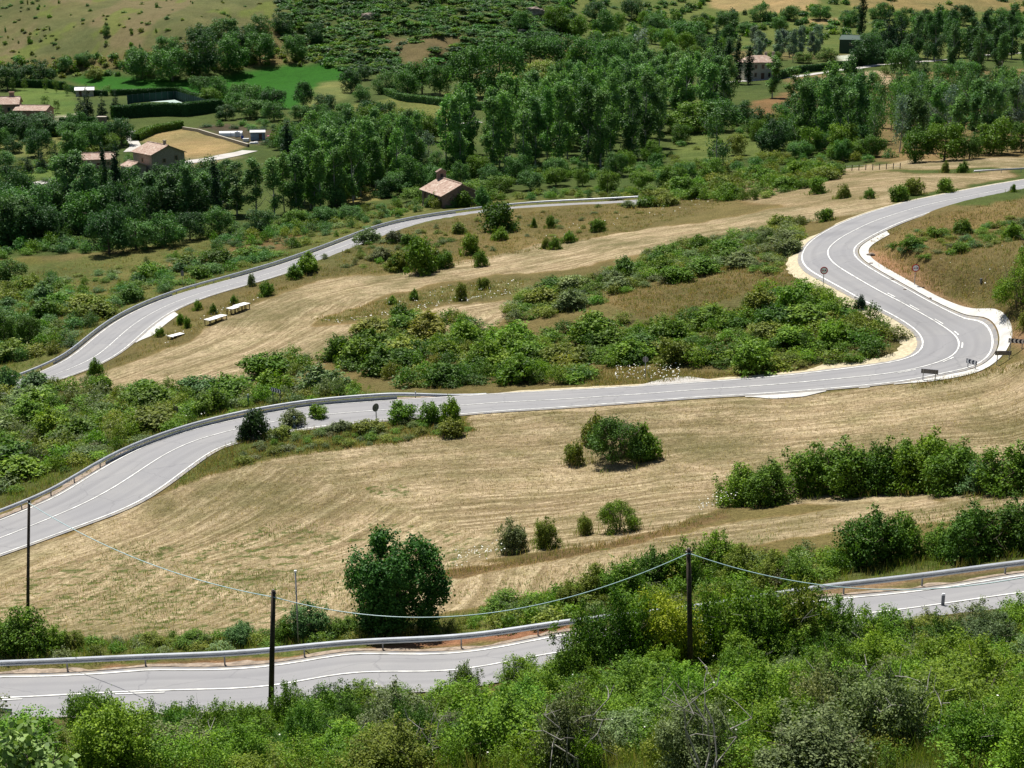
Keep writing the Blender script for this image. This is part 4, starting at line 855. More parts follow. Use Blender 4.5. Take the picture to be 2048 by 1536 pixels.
for x,y,h_,w_,c in [(285,158,66,90,'far'),(345,162,72,92,'far'),(400,152,86,92,'fard'),(458,143,82,88,'far'),(520,124,62,74,'far'),(590,120,52,54,'far'),(405,100,60,70,'fard'),(335,118,50,64,'far'),(450,82,50,70,'far'),(520,80,52,64,'far'),(565,66,42,50,'fard'),(480,108,60,70,'fard'),(630,85,40,44,'fard'),(265,128,36,40,'far')]:
    tree_px('broad', x, y, h_, w_, c, 'dark rounded tree in the grove behind the bright green field', group='grove behind the bright green field')
for x,y,h_,w_,c in [(400,192,42,52,'far'),(440,198,46,56,'far'),(482,206,42,52,'far'),(422,206,34,48,'mid'),(512,212,46,56,'far'),(546,218,50,58,'fard'),(470,222,40,50,'far'),(500,236,48,68,'far'),(548,242,44,60,'far'),(452,240,34,48,'fard'),(600,242,36,50,'far')]:
    tree_px('broad', x, y, h_, w_, c, 'round tree in the clump in front of the bright green field', group='clump in front of the bright green field')
for x,y,h_,w_,c in [(650,226,40,50,'fard'),(702,186,50,50,'fard'),(726,202,34,42,'far'),(772,188,46,58,'far'),(845,188,70,78,'far'),(815,196,58,62,'far'),(880,190,66,60,'far'),(640,240,34,44,'far'),(690,236,32,40,'far'),(730,160,30,36,'fard')]:
    tree_px('broad', x, y, h_, w_, c, 'broadleaf tree beside the long clipped hedge', group='trees beside the long hedge')
for x,y,h_,w_,c in [(1062,135,64,84,'far'),(1122,138,70,86,'far'),(1172,148,80,86,'far'),(1222,156,80,80,'far'),(1090,112,50,64,'fard'),(1245,130,60,64,'far'),(1150,75,46,60,'mid'),(1212,74,60,62,'far'),(1190,45,44,54,'fard'),(1262,40,44,56,'fard'),(1312,62,36,64,'far'),(1372,88,48,84,'far'),(1332,96,40,56,'far'),(1402,66,32,50,'mid'),(1455,62,40,56,'far'),(1110,60,50,54,'mid'),(1230,105,46,60,'mid'),(1520,42,36,50,'far'),(1580,40,30,46,'far'),(1640,40,34,50,'far'),(1700,52,34,50,'far'),(1760,38,34,52,'far'),(1560,62,30,40,'far'),(1490,70,30,46,'far'),(1850,60,40,56,'far'),(1920,50,44,60,'fard'),(1990,55,40,60,'far'),(1040,60,40,40,'far')]:
    tree_px('broad', x, y, h_, w_, c, 'dense green tree in the wooded valley side at the top', group='woodland at the top of the valley')
for x,y,h_,w_,c in [(1830,326,84,80,'dark'),(1888,322,80,92,'mid'),(1938,318,60,60,'dark'),(1985,308,76,92,'mid'),(2042,304,62,60,'dark'),(1745,314,46,64,'dark'),(1680,322,42,64,'mid'),(1712,318,38,54,'mid'),(1650,305,46,60,'far'),(1600,316,40,56,'far'),(2000,262,50,110,'olive'),(2080,300,70,80,'mid')]:
    tree_px('broad', x, y, h_, w_, c, 'rounded dark tree in the row above the far brown field', group='row of rounded trees above the brown field')
for x,y,h_,w_,c in [(1385,262,62,128,'mid'),(1362,286,40,56,'dark'),(1440,262,70,90,'far'),(1512,272,42,62,'dark'),(1548,268,44,60,'olive'),(1472,310,44,46,'olive'),(1555,300,56,60,'teal'),(1420,360,46,60,'mid'),(1370,362,40,54,'far'),(1330,372,40,56,'far'),(1480,250,50,60,'fard')]:
    tree_px('broad', x, y, h_, w_, c, 'bushy tree on the green meadow right of the large poplar stand', group='bushy trees on the green meadow')
for x,y,h_,w_,c in [(1215,385,54,52,'mid'),(1282,378,48,58,'mid'),(1345,374,48,60,'mid'),(1165,372,40,40,'mid'),(1112,372,40,56,'mid'),(1060,380,40,60,'far'),(1000,385,36,70,'mid'),(960,400,40,80,'mid'),(925,402,30,60,'mid'),(830,402,30,64,'mid'),(800,390,50,70,'far'),(820,385,84,66,'far'),(747,368,60,46,'far'),(770,395,46,50,'fard'),(700,440,30,50,'far'),(650,445,36,60,'far'),(590,452,36,60,'mid')]:
    tree_px('broad', x, y, h_, w_, c, 'round young tree along the foot of the poplars beside the chapel road', group='young trees along the chapel road')
for x,y,h_,w_,c in [(30,270,54,96,'fard'),(92,268,44,84,'fard'),(140,276,36,60,'far'),(45,170,44,60,'fard'),(85,165,46,56,'fard'),(15,180,50,60,'fard'),(170,130,30,44,'far'),(130,142,30,40,'far'),(190,160,24,40,'olive'),(180,300,40,60,'far'),(220,298,36,50,'mid'),(150,315,40,50,'far'),(10,335,40,60,'far')]:
    tree_px('broad', x, y, h_, w_, c, 'dark tree around the garden of the pink farmhouse', group='trees around the pink farmhouse')
tree_px('poplar', 1545, 196, 80, 46, 'pop', 'leafy tree hiding the right corner of the pale stone house')
tree_px('poplar', 1585, 205, 70, 44, 'pop', 'leafy tree just right of the one before the pale stone house')
tree_px('broad', 607, 214, 56, 44, 'fard', 'single dark egg-shaped tree at the corner of the bright green field')
tree_px('broad', 940, 194, 104, 96, 'far', 'big dark spreading tree left of the round dark tree by the lawn'); tree_px('broad', 1000, 196, 118, 112, 'far', 'biggest round-topped dark tree on the lawn beside the light tree')
tree_px('broad', 1086, 178, 60, 74, 'pale', 'pale yellow-green tree standing out among the dark valley trees')
tree_px('airy', 1290, 132, 70, 70, 'silver', 'silvery willow at the end of the dark valley wood', name='willow_tree'); tree_px('airy', 856, 330, 66, 44, 'silver', 'small silvery willow beside the lane left of the large poplar stand', name='willow_tree')
tree_px('conifer', 1195, 205, 84, 76, 'con', 'broad dark cedar in front of the dark valley wood', name='cedar_tree')
tree_px('airy', 1432, 345, 122, 84, 'popd', 'thin open-crowned tree with bare leaning trunks on the green meadow')
tree_px('broad', 1728, 128, 38, 36, 'purple', 'purple-leaved tree in the yard before the dark green barn', name='plum_tree')
tree_px('broad', 1606, 126, 24, 48, 'lime', 'clipped round plane tree, left of the two by the yard'); tree_px('broad', 1655, 122, 28, 50, 'lime', 'clipped round plane tree next to the yard, nearer the barn'); tree_px('broad', 1548, 132, 30, 36, 'lime', 'clipped round plane tree behind the pale stone house')
for x,y,h_,w_,n_ in [(213,425,140,24,'narrow dark Lombardy poplar, left of the close pair before the tiled house'),(238,428,146,30,'narrow dark Lombardy poplar, right of the close pair before the tiled house'),(433,440,124,34,'single narrow dark Lombardy poplar between the tiled house and the dry plot'),(575,335,92,36,'narrow dark poplar beside the vegetable garden'),(1905,135,88,26,'narrow cypress-like poplar, left of two at the right edge'),(1950,140,94,32,'narrow cypress-like poplar, right of two at the right edge'),(1722,72,92,26,'tall narrow poplar rising above the dark green barn'),(1455,152,76,26,'narrow poplar furthest left of the pale stone house'),(1474,168,94,28,'tall narrow poplar just left of the pale stone house'),(1497,168,78,26,'narrow poplar hiding the left end of the pale stone house')]:
    tree_px('column', x, y, h_, w_, 'lomb', n_, 'lombardy_poplar')
for x,y,h_,w_,n_ in [(58,346,38,24,'small dark fir, leftmost of three in the left meadow'),(84,343,44,26,'dark fir in the middle of three in the left meadow'),(112,340,58,28,'tallest dark fir of three in the left meadow'),(163,242,54,36,'broad dark fir before the garden shed'),(176,236,70,30,'tall dark fir right beside the garden shed'),(206,244,62,28,'dark fir between garden shed and tennis court'),(233,232,56,26,'dark fir at the left end of the tennis court'),(1432,135,92,38,'big dark conifer left of the narrow poplars'),(1775,115,116,48,'big dark conifer at the right end of the green barn'),(1800,112,90,44,'dark conifer behind the big one at the green barn'),(1055,98,36,26,'small dark fir on the scrubby hillside edge')]:
    tree_px('conifer', x, y, h_, w_, 'con', n_, 'fir_tree')
for x,y,h_,w_,n_ in [(26,183,30,14,'young tree on the lawn, leftmost by the hedge'),(50,181,28,13,'second young tree along the lawn hedge'),(92,184,30,13,'third young tree along the lawn hedge'),(113,186,30,13,'fourth young tree along the lawn hedge'),(134,191,28,14,'young tree nearest the garden shed'),(90,214,24,22,'round little tree in the middle of the lawn'),(115,226,30,14,'thin little tree near the annexe of the pink farmhouse'),(215,190,22,20,'yellowish little tree behind the garden shed')]:
    tree_px('sapling', x, y, h_, w_, 'lime', n_, 'young_tree')
def wood(poly, n, dmin, hr, cols, label, group, seed, kinds=('broad',)):
    rng = np.random.default_rng(seed)
    for P in sample(poly, n, dmin, seed=seed, avoid=False):
        h = rng.uniform(*hr); put_tree(kinds[int(rng.integers(0,len(kinds)))], P, h, h*rng.uniform(.8,1.15), vary(G[cols[int(rng.integers(0,len(cols)))]], rng, .1), label, group)
wood([(-40,400),(120,395),(420,395),(420,440),(140,480),(-40,500)], 26, 6, (6,11), ['fard','far','popd'], 'dark leafy tree in the crowded low wood at the left', 'crowded low wood at the left', 41)
wood([(560,300),(640,250),(880,250),(860,330),(640,345)], 24, 7, (6,10), ['far','fard','mid'], 'green tree between the garden and the chapel poplars', 'trees behind the chapel poplars', 42)
wood([(1040,235),(1100,200),(1240,180),(1240,240),(1100,260)], 22, 8, (7,11), ['far','fard'], 'dark green tree behind the large poplar stand', 'trees behind the large poplar stand', 43)
wood([(1100,150),(1140,60),(1420,40),(1480,110),(1400,150),(1250,165)], 34, 11, (7,12), ['far','fard','mid'], 'green tree high in the valley wood', 'upper valley wood', 44)
wood([(1660,140),(1800,60),(2100,40),(2100,110),(1820,150)], 24, 11, (9,14), ['fard','far'], 'dark tree in the wood behind the barn', 'wood behind the barn', 45)
wood([(1720,220),(1800,160),(2080,180),(2080,240),(1800,260)], 22, 9, (7,11), ['far','fard','popd'], 'tree in the loose wood below the lane at the right', 'loose wood below the lane', 46)
wood([(640,345),(860,335),(1050,345),(1330,310),(1330,345),(1000,372),(760,395),(640,420)], 30, 6, (3.5,6.5), ['far','mid','popd'], 'low round tree under the front edge of the poplar stands', 'low trees under the poplars', 48)
wood([(1500,270),(1600,230),(1720,300),(1700,325),(1540,310)], 18, 7, (5,9), ['far','fard','mid'], 'leafy tree among the poplars below the orchard', 'leafy trees below the orchard', 49)
wood([(640,262),(740,262),(860,275),(880,300),(700,300),(600,300)], 12, 7, (6,9), ['far','mid'], 'tree along the lane left of the poplar stand', 'trees along the valley lane', 50)
wood([(-40,-30),(120,100),(640,100),(560,60)], 1, 50, (4,5), ['far'], 'small tree alone on the dry hillside at the top left', None, 51)
wood([(-40,240),(60,250),(120,262),(260,258),(260,300),(130,330),(-40,300)], 14, 8, (5,9), ['fard','far'], 'dark tree below the pink farmhouse', 'trees below the pink farmhouse', 47)
# ------------------------------------------------------------------ clipped hedges
def hedge(pts, h, w, c, label, seed, size=.4, dens=26):
    rng = np.random.default_rng(seed); Q = np.array([at1(*p) for p in pts]); L = resample(Q, .5); n = int(len(L)*.5*(w+2*h)*dens); nn = normals2(L)
    k = rng.integers(0, len(L), n); side = rng.uniform(0, w+2*h, n); d = np.zeros((n,3)); p = L[k].copy()
    top = (side > h) & (side < h+w); lo = side <= h; hi = ~top & ~lo
    o = np.where(top, side-h-w/2, np.where(lo, -w/2, w/2)); z = np.where(top, h, np.where(lo, side, side-h-w)); bumpy = (fbm(k*.13, k*0+seed, seed)-.5)*.35
    p[:,:2] += nn[k]*(o+bumpy)[:,None]+rng.normal(size=(n,2))*.12; p[:,2] = H(p[:,0],p[:,1])+z*(1+bumpy*.3)+rng.normal(size=n)*.1
    d[:,:2] = nn[k]*np.where(top,0,np.where(lo,-1,1))[:,None]; d[:,2] = top
    v = leaf_quads(rng, p, d, size, .7, upb=.15); b0 = L[0].copy()
    m = len(L); cv = np.empty((m,4,3)); zg = H(L[:,0],L[:,1])
    for q_,(o_,z_) in enumerate(((-w/2+.15,-.2),(-w/2+.15,h-.15),(w/2-.15,h-.15),(w/2-.15,-.2))): cv[:,q_,:2] = L[:,:2]+nn*o_; cv[:,q_,2] = zg+z_
    i_ = np.arange(m-1)[:,None]*4; j_ = np.arange(3)[None]; cf = np.stack([i_+j_,i_+j_+1,i_+j_+5,i_+j_+4],2).reshape(-1,4)+len(v)
    me = mk_mesh('hedge', np.vstack([v,cv.reshape(-1,3)])-b0, [np.arange(len(v)).reshape(-1,4), cf], [MAT['leaf']], lv=np.r_[np.repeat(rng.uniform(.2,.8,n),4), np.full(m*4,.7)]); o = link('hedge', me, loc=b0); o.color = (*G[c],1); return tag(o, label, 'hedge')
hedge([(768,188),(800,200),(860,208),(920,214),(990,222)], 2.4, 2.2, 'teal', 'long clipped bluish-green hedge curving along the pale meadow', 1)
hedge([(20,174),(100,176),(128,180)], 3.2, 2, 'fard', 'tall dark hedge behind the lawn of the pink farmhouse', 2); hedge([(125,176),(165,192),(215,192)], 2.0, 2, 'fard', 'dark hedge slanting between the lawn and the bright green field', 3)
hedge([(225,192),(340,186),(360,186),(400,200),(445,216)], 2.2, 1.6, 'fard', 'dark hedge around the far side of the tennis court', 4); hedge([(225,238),(300,232),(370,232),(440,224)], 4.2, 3.0, 'fard', 'dark bulky hedge along the near side of the tennis court', 5)
hedge([(120,252),(190,250)], 2.6, 1.6, 'fard', 'low dark hedge below the driveway of the pink farmhouse', 6); hedge([(1588,148),(1700,134),(1790,124)], 2.6, 1.8, 'fard', 'clipped dark hedge along the pale lane before the barn yard', 7)
hedge([(1550,160),(1580,152)], 3, 2, 'fard', 'short dark hedge joining the pale stone house', 8); hedge([(272,282),(300,268),(362,256)], 2.2, 2.6, 'lime', 'bright green untidy hedge along the top of the dry plot', 9); hedge([(0,272),(60,276),(130,268)], 3, 4, 'fard', 'thick dark hedge below the pink farmhouse', 12)
# ------------------------------------------------------------------ uncountable cover
def merge_lite(name, spots, label, cat, seed, lod='lite'):
    """spots: (P, h, w, colour)"""
    rng = np.random.default_rng(seed); V = []; LV = []; CC_ = []
    for P, h, w, c in spots:
        v, lv = LIB[lod][int(rng.integers(0,4))]; a = rng.uniform(0,6.28); ca, sa = math.cos(a), math.sin(a)
        q = np.stack([(v[:,0]*ca-v[:,1]*sa)*w/1.5, (v[:,0]*sa+v[:,1]*ca)*w/1.5, v[:,2]*h], 1)+np.array([P[0],P[1],P[2]-.05]); V.append(q); LV.append(lv); CC_.append(np.tile(np.array(c), (len(v),1)))
    V = np.vstack(V); me = mk_mesh(name, V, [np.arange(len(V)).reshape(-1,4)], [MAT['scrub']], lv=np.concatenate(LV), extra={'tint': np.vstack(CC_)})
    return tag(link(name, me), label, cat, kind='stuff')
def tint_leaf(name, transl, rough):
    m = leaf_mat(name, transl=transl, rough=rough); nt = m.node_tree; a = nd(nt, 'ShaderNodeAttribute'); a.attribute_name = 'tint'
    oi = [n for n in nt.nodes if n.bl_idname == 'ShaderNodeObjectInfo'][0]; l = [l for l in nt.links if l.from_node == oi][0]; ts = l.to_socket; nt.links.remove(l); nt.links.new(a.outputs['Color'], ts); return m
MAT['scrub'] = tint_leaf('scrub_leaf', .28, .5); MAT['grasst'] = tint_leaf('grass_blade', .3, .6)
rng = np.random.default_rng(5); sp = []
def fill(poly, n, dmin, hr, wr, cols, seed):
    for P in sample(poly, n, dmin, tries=3, seed=seed): sp.append((P, rng.uniform(*hr), rng.uniform(*wr), vary(G[cols[int(rng.integers(0,len(cols)))]], rng)))
fill(T1, 260, 1.5, (.9,2.3), (2.2,4.2), ['mid','olive','bright','dark'], 1); fill(T2, 220, 1.4, (.7,1.7), (1.9,3.8), ['olive','grey','mid'], 2); fill(T3, 230, 1.6, (.8,2.2), (2,4), ['mid','olive','grey','bright'], 3)
fill(T4, 190, 2.2, (.9,2.4), (2.4,4.6), ['mid','olive','far','teal'], 4); fill(T5, 50, 1.5, (.5,1.2), (1.4,2.6), ['grey','olive','mid'], 5); fill(T6, 90, 2.4, (1,2.8), (2.4,5), ['mid','olive'], 6); fill(T7, 60, 1.3, (.4,1), (1.2,2.4), ['grey','teal','mid','olive'], 7)
fill([(-40,1015),(215,912),(330,868),(480,826),(620,806),(760,790),(740,770),(480,790),(240,850),(-40,960)], 120, 1.5, (.5,1.4), (1.4,2.8), ['mid','olive','grey','bright'], 21)
fill([(1000,1218),(1300,1160),(1640,1112),(1700,1120),(1650,1168),(1150,1246),(1000,1268)], 80, 1.0, (.5,1.5), (1.2,2.6), ['mid','olive','bright','grey'], 23)
fill([(-40,1300),(400,1278),(960,1238),(960,1262),(620,1292),(-40,1332)], 80, 1.0, (.3,.9), (.9,1.9), ['mid','olive','grey'], 24)
fill([(-40,590),(300,520),(560,468),(720,436),(900,406),(720,462),(480,535),(300,575),(100,650),(-40,700)], 150, 2.0, (.5,1.8), (1.4,3.6), ['olive','grey','mid','far','teal'], 25)
fill([(640,500),(900,440),(1300,402),(1440,390),(1300,440),(900,520),(640,550)], 40, 4, (.4,1.0), (1,2.2), ['olive','grey'], 26)
fill([(1500,735),(1560,740),(1700,728),(1740,715),(1600,725)], 16, 1.4, (.5,1), (1.2,2), ['grey','olive','teal'], 22)
fill([(420,470),(560,440),(700,420),(800,405),(900,405),(860,422),(700,450),(560,480),(420,500)], 90, 2.2, (1,2.4), (2,4), ['far','mid','teal','olive'], 8)
fill([(900,400),(1270,375),(1270,392),(1000,402)], 40, 2.2, (.8,1.8), (2,3.6), ['mid','olive','far'], 9)
fill([(-40,455),(140,430),(420,440),(420,480),(140,510),(-40,520)], 90, 2.6, (1.2,3), (3,5), ['far','fard','mid'], 10)
fill([(600,380),(860,340),(1050,340),(1330,300),(1330,350),(1000,375),(760,400)], 90, 2.8, (1.2,3), (3,5), ['far','fard','mid'], 11)
fill([(1330,330),(1600,310),(1800,315),(1680,340),(1450,365),(1330,375)], 70, 2.8, (1,2.4), (2.4,4.4), ['far','mid','olive'], 12)
fill([(1340,215),(1500,200),(1590,260),(1590,310),(1340,320)], 40, 5, (.8,2.4), (2,4), ['far','mid','olive'], 13)
fill([(600,290),(680,240),(900,240),(900,265),(760,270),(640,330)], 60, 4, (1,2.6), (3,5), ['far','mid','fard'], 14)
fill([(-40,280),(260,262),(260,330),(120,330),(120,420),(-40,430)], 70, 4.5, (1,2.6), (3,5), ['far','mid','fard','olive'], 15)
fill([(400,255),(560,245),(700,230),(640,300),(500,300),(560,270)], 50, 4, (1,2.4), (3,5), ['far','fard'], 16)
fill([(560,850),(760,840),(920,835),(940,862),(800,882),(560,908),(460,935)], 90, 1.0, (.3,.8), (.9,1.9), ['olive','grey','mid'], 17)
merge_lite('scrub', sp, 'low scrub filling the gaps between bushes and trees', 'scrub', 3, 'lite2')
sp = []; fill(FG, 330, 1.0, (.6,1.5), (1.1,2.3), ['bright','mid','olive','bright','mid'], 20); fill([(2110,1250),(2700,1160),(2700,1545),(2110,1545)], 110, 1.7, (1,2.4), (1.8,3.4), ['bright','mid','olive','dark'], 61); fill([(-700,1500),(-60,1495),(-60,1560),(-700,1560)], 70, 1.7, (1,2.4), (1.8,3.4), ['bright','mid','olive','dark'], 62); merge_lite('undergrowth', sp, 'low leafy undergrowth filling the near slope', 'undergrowth', 6, 'lite3')
hs = []; rng = np.random.default_rng(15)
HS = [(560,-20),(700,-40),(1130,-40),(1150,60),(1000,118),(940,150),(860,145),(700,146),(620,118),(560,70)]
for P in sample(HS, 1100, 3.0, tries=3, seed=31, avoid=False):
    x_, y_, _ = proj(*P); bare = inpoly(np.array([x_]), np.array([y_]), [(740,75),(930,70),(900,100),(880,150),(830,150),(790,110)])[0]
    if bare and rng.uniform() < .75: continue
    hs.append((P, rng.uniform(.9,2.2), rng.uniform(4,9), vary(G[['far','fard','far','mid','far'][int(rng.integers(0,5))]], rng)))
for P in sample([(1100,-40),(2100,-60),(2100,60),(1500,100),(1150,100)], 420, 6.5, tries=3, seed=33, avoid=False):
    x_, y_, _ = proj(*P)
    if any(inpoly(np.array([x_]), np.array([y_]), z)[0] for z in ([(1400,-60),(1520,-60),(1530,12),(1470,25),(1420,14)],[(1525,-10),(1600,-20),(1640,5),(1620,22),(1560,28),(1530,20)],[(1640,-40),(2400,-60),(2400,30),(1850,22),(1700,14)])) and rng.uniform() < .9: continue
    hs.append((P, rng.uniform(1.5,5), rng.uniform(4,10), vary(G[['far','fard','mid','far'][int(rng.integers(0,4))]], rng)))
for P in sample([(-40,-40),(640,-40),(600,60),(300,105),(-40,140)], 420, 1.6, tries=3, seed=35, avoid=False):
  if rng.uniform() < 2.2*fbm(P[0]*.03+50,P[1]*.03,7,3)-.55: hs.append((P, .5+rng.gamma(1.2,.55), rng.uniform(.8,3.4), vary(G[['olive','grey','mid','far'][int(rng.integers(0,4))]], rng)))
for P in sample([(-40,125),(220,112),(640,100),(640,130),(300,150),(130,158),(-40,160)], 100, 4, tries=3, seed=36, avoid=False): hs.append((P, rng.uniform(1.2,3.6), rng.uniform(3,6), vary(G[['olive','far','mid'][int(rng.integers(0,3))]], rng)))
merge_lite('hillside_scrub', hs, 'low dark scrub covering the far hillsides', 'scrub', 4)
# grass tufts and wild flowers
def tufts(name, spots, hgt, nbl, cols, label, seed, wdt=.035, spread=.16):
    rng = np.random.default_rng(seed); n = len(spots); P = np.repeat(np.array(spots), nbl, 0); N = len(P)
    P[:,:2] += rng.normal(size=(N,2))*spread; a = rng.uniform(0,6.28,N); h = rng.uniform(*hgt,N); lean = rng.normal(size=(N,2))*.28*h[:,None]
    s = np.stack([np.cos(a),np.sin(a)],1)*wdt*rng.uniform(.6,1.3,N)[:,None]*(P[:,1:2]/90)**.7
    v = np.empty((N,4,3)); v[:,0] = P; v[:,0,:2] -= s; v[:,1] = P; v[:,1,:2] += s; v[:,2] = P; v[:,2,:2] += lean+s*.35; v[:,2,2] += h; v[:,3] = P; v[:,3,:2] += lean-s*.35; v[:,3,2] += h
    v[:,:2,2] -= .03; ci = np.repeat(rng.integers(0,len(cols),n), nbl); C_ = np.array(cols)[ci]*(1+rng.normal(0,.15,(N,1))); C_ = np.clip(np.concatenate([C_, np.ones((N,1))],1), .004, 1)
    me = mk_mesh(name, v.reshape(-1,3), [np.arange(N*4).reshape(-1,4)], [MAT['grasst']], lv=np.repeat(rng.uniform(.2,.8,N),4), extra={'tint': np.repeat(C_,4,0)})
    return tag(link(name, me), label, 'grass', kind='stuff')
def scatter(poly, n, seed, dens_noise=None):
    rng = np.random.default_rng(seed); p = np.asarray(poly,float); x = rng.uniform(p[:,0].min(),p[:,0].max(),n*3); y = rng.uniform(p[:,1].min(),p[:,1].max(),n*3); m = inpoly(x,y,p); P = at(x[m][:n*2],y[m][:n*2])
    ok = np.ones(len(P),bool)
    for C,wl,wr in ((CA,wlA,wrA),(CB,wlB,wrB),(CC,wlC,wrC)):
        d,_,_ = nearest(P[:,0],P[:,1],C[::2]); ok &= d > 4.5
    P = P[ok]
    if dens_noise: P = P[fbm(P[:,0]*dens_noise,P[:,1]*dens_noise,seed,3) > .5]
    return P[:n]
gs = np.vstack([scatter(FG, 9000, 1), scatter([(-60,1290),(400,1270),(900,1235),(1150,1180),(1600,1150),(2100,1060),(2100,1110),(1640,1185),(1150,1255),(600,1305),(-60,1345)], 2600, 2)])
tufts('tall_grass', gs, (.2,.6), 7, [(.14,.20,.035),(.18,.20,.05),(.10,.16,.03),(.24,.21,.09)], 'tall grass and weeds between the shrubs of the near slope', 4, wdt=.014, spread=.2)
g2 = np.vstack([scatter([(560,835),(760,835),(920,830),(960,862),(800,887),(560,914),(400,957),(330,987),(440,900)], 1800, 3), scatter(T3, 1400, 4), scatter([(1180,735),(1500,748),(1500,765),(1180,778)], 700, 5), scatter([(1200,600),(1400,540),(1560,510),(1600,560),(1500,590),(1300,640)], 1500, 15), scatter([(1740,480),(1840,440),(2060,390),(2060,680),(1960,620),(1770,540)], 1800, 6),
   scatter([(620,640),(700,620),(800,590),(900,572),(1010,560),(1060,560),(1030,590),(900,602),(780,628),(680,645)], 900, 7), scatter([(640,500),(900,440),(1300,400),(1460,380),(1460,410),(1300,455),(900,535),(640,555)], 2200, 8), scatter([(-40,560),(620,450),(800,412),(800,430),(400,580),(-40,760)], 2200, 9), scatter([(200,745),(350,690),(520,600),(640,555),(640,520),(500,580),(350,660),(250,710)], 900, 10),
   scatter([(1820,770),(1940,748),(2060,722),(2060,735),(1940,760),(1830,778)], 300, 12), scatter([(880,1145),(1100,1105),(1300,1062),(1450,1020),(1460,1032),(1300,1080),(1100,1122),(890,1160)], 700, 13)])
tufts('rough_grass', g2, (.10,.34), 7, [(.20,.19,.07),(.27,.21,.10),(.14,.17,.05),(.30,.20,.11)], 'rough dry grass on the verges and slopes', 5, wdt=.018, spread=.3)
g3 = np.vstack([scatter([(-60,1180),(150,1110),(420,1060),(760,1040),(1000,1080),(900,1150),(680,1230),(400,1265),(-60,1285)], 1500, 14, .12), scatter([(1500,1075),(1700,1040),(2060,1000),(2060,1040),(1700,1070),(1480,1120)], 500, 15, .2), scatter([(900,1190),(1100,1150),(1300,1100),(1400,1090),(1300,1130),(1050,1210)], 300, 16)])
tufts('field_weeds', g3, (.07,.19), 5, [(.12,.20,.04),(.10,.17,.04),(.18,.21,.07)], 'green weeds sprouting through the mown stubble', 6, wdt=.022, spread=.3)
sb = np.vstack([scatter([(-60,1195),(140,1080),(330,995),(560,915),(960,830),(1430,805),(1900,765),(2100,715),(2100,940),(1700,985),(1450,1005),(1150,1085),(900,1125),(700,1240),(400,1262),(-60,1285)], 15000, 41), scatter([(900,1140),(1450,1050),(2100,985),(2100,1030),(1400,1110),(900,1220)], 2500, 42)])
tufts('stubble', sb, (.05,.17), 3, [(.48,.38,.24),(.36,.27,.15),(.22,.15,.08),(.30,.27,.12)], 'cut straw stubble standing in the mown field', 9, wdt=.016, spread=.3)
vg = np.vstack([scatter([(-40,1040),(100,985),(215,925),(330,870),(480,826),(620,806),(760,790),(740,776),(480,812),(240,880),(-40,990)], 2600, 43), scatter([(-40,765),(120,715),(200,655),(300,595),(480,548),(620,505),(620,495),(400,560),(200,640),(-40,750)], 1500, 44)])
tufts('verge_grass', vg, (.2,.5), 6, [(.17,.22,.05),(.22,.21,.08),(.12,.19,.04),(.28,.22,.11)], 'long grass on the verges behind the guardrails', 10, wdt=.018, spread=.3)
rb = np.random.default_rng(19); bp = []
for P_, w_ in BASES:
    if 60 < P_[1] < 300:
        a_ = rb.uniform(0,6.28,16); q_ = w_*rb.uniform(.28,.62,16); X_ = P_[0]+np.cos(a_)*q_; Y_ = P_[1]+np.sin(a_)*q_; bp.append(np.stack([X_,Y_,H(X_,Y_)],1))
bp = np.vstack(bp); ok_ = np.ones(len(bp), bool)
for C in (CA,CB,CC): ok_ &= nearest(bp[:,0],bp[:,1],C[::2])[0] > 4.6
tufts('base_grass', bp[ok_], (.2,.6), 6, [(.17,.22,.05),(.22,.21,.08),(.12,.19,.04),(.28,.22,.11)], 'long uncut grass around the feet of the bushes', 12, wdt=.02, spread=.3)
def flowers(spots, hgt, size, seed, label):
    rng = np.random.default_rng(seed); P = np.array(spots); P[:,2] += rng.uniform(*hgt,len(P)); sz = size*(P[:,1]/90)**.5
    v = np.empty((len(P),4,3)); n = rng.normal(size=(len(P),3))*.35+np.array([0,-.35,1]); n /= np.linalg.norm(n,axis=1)[:,None]; t = np.cross(n, rng.normal(size=(len(P),3))); t /= np.linalg.norm(t,axis=1)[:,None]; b = np.cross(n,t); l = (sz*rng.uniform(.5,1.2,len(P)))[:,None]
    v[:,0]=P-t*l; v[:,1]=P+b*l; v[:,2]=P+t*l; v[:,3]=P-b*l
    return tag(link('wild_flowers', mk_mesh('wild_flowers', v.reshape(-1,3), [np.arange(len(P)*4).reshape(-1,4)], [MAT['flower']])), label, 'flowers', kind='stuff')
flowers(np.vstack([scatter([(1300,1370),(1480,1360),(1480,1420),(1300,1480),(1200,1420)], 110, 21), scatter(FG, 90, 22), scatter([(900,1135),(1000,1110),(1010,1125),(905,1150)], 60, 23), scatter([(1395,1025),(1470,1000),(1480,1015),(1400,1040)], 60, 24)]), (.5,1.3), .05, 7, 'white umbel flowers scattered over the near slope')
flowers(np.vstack([scatter([(620,645),(680,645),(900,602),(1020,585),(1030,592),(900,612),(680,652)], 260, 25), scatter([(700,620),(900,575),(1060,562),(1030,590),(900,602)], 60, 26), scatter([(1230,735),(1360,735),(1360,760),(1230,765)], 120, 27), scatter([(900,520),(1150,450),(1460,385),(1460,410),(1150,470)], 110, 28), scatter([(300,690),(500,590),(520,600),(330,700)], 60, 29), scatter([(1850,560),(1900,500),(2050,440),(2050,560),(1950,600)], 22, 30), scatter([(340,830),(420,810),(420,835),(340,850)], 50, 32)]), (.25,.6), .06, 8, 'small white flowers dotting the far slopes and strips')
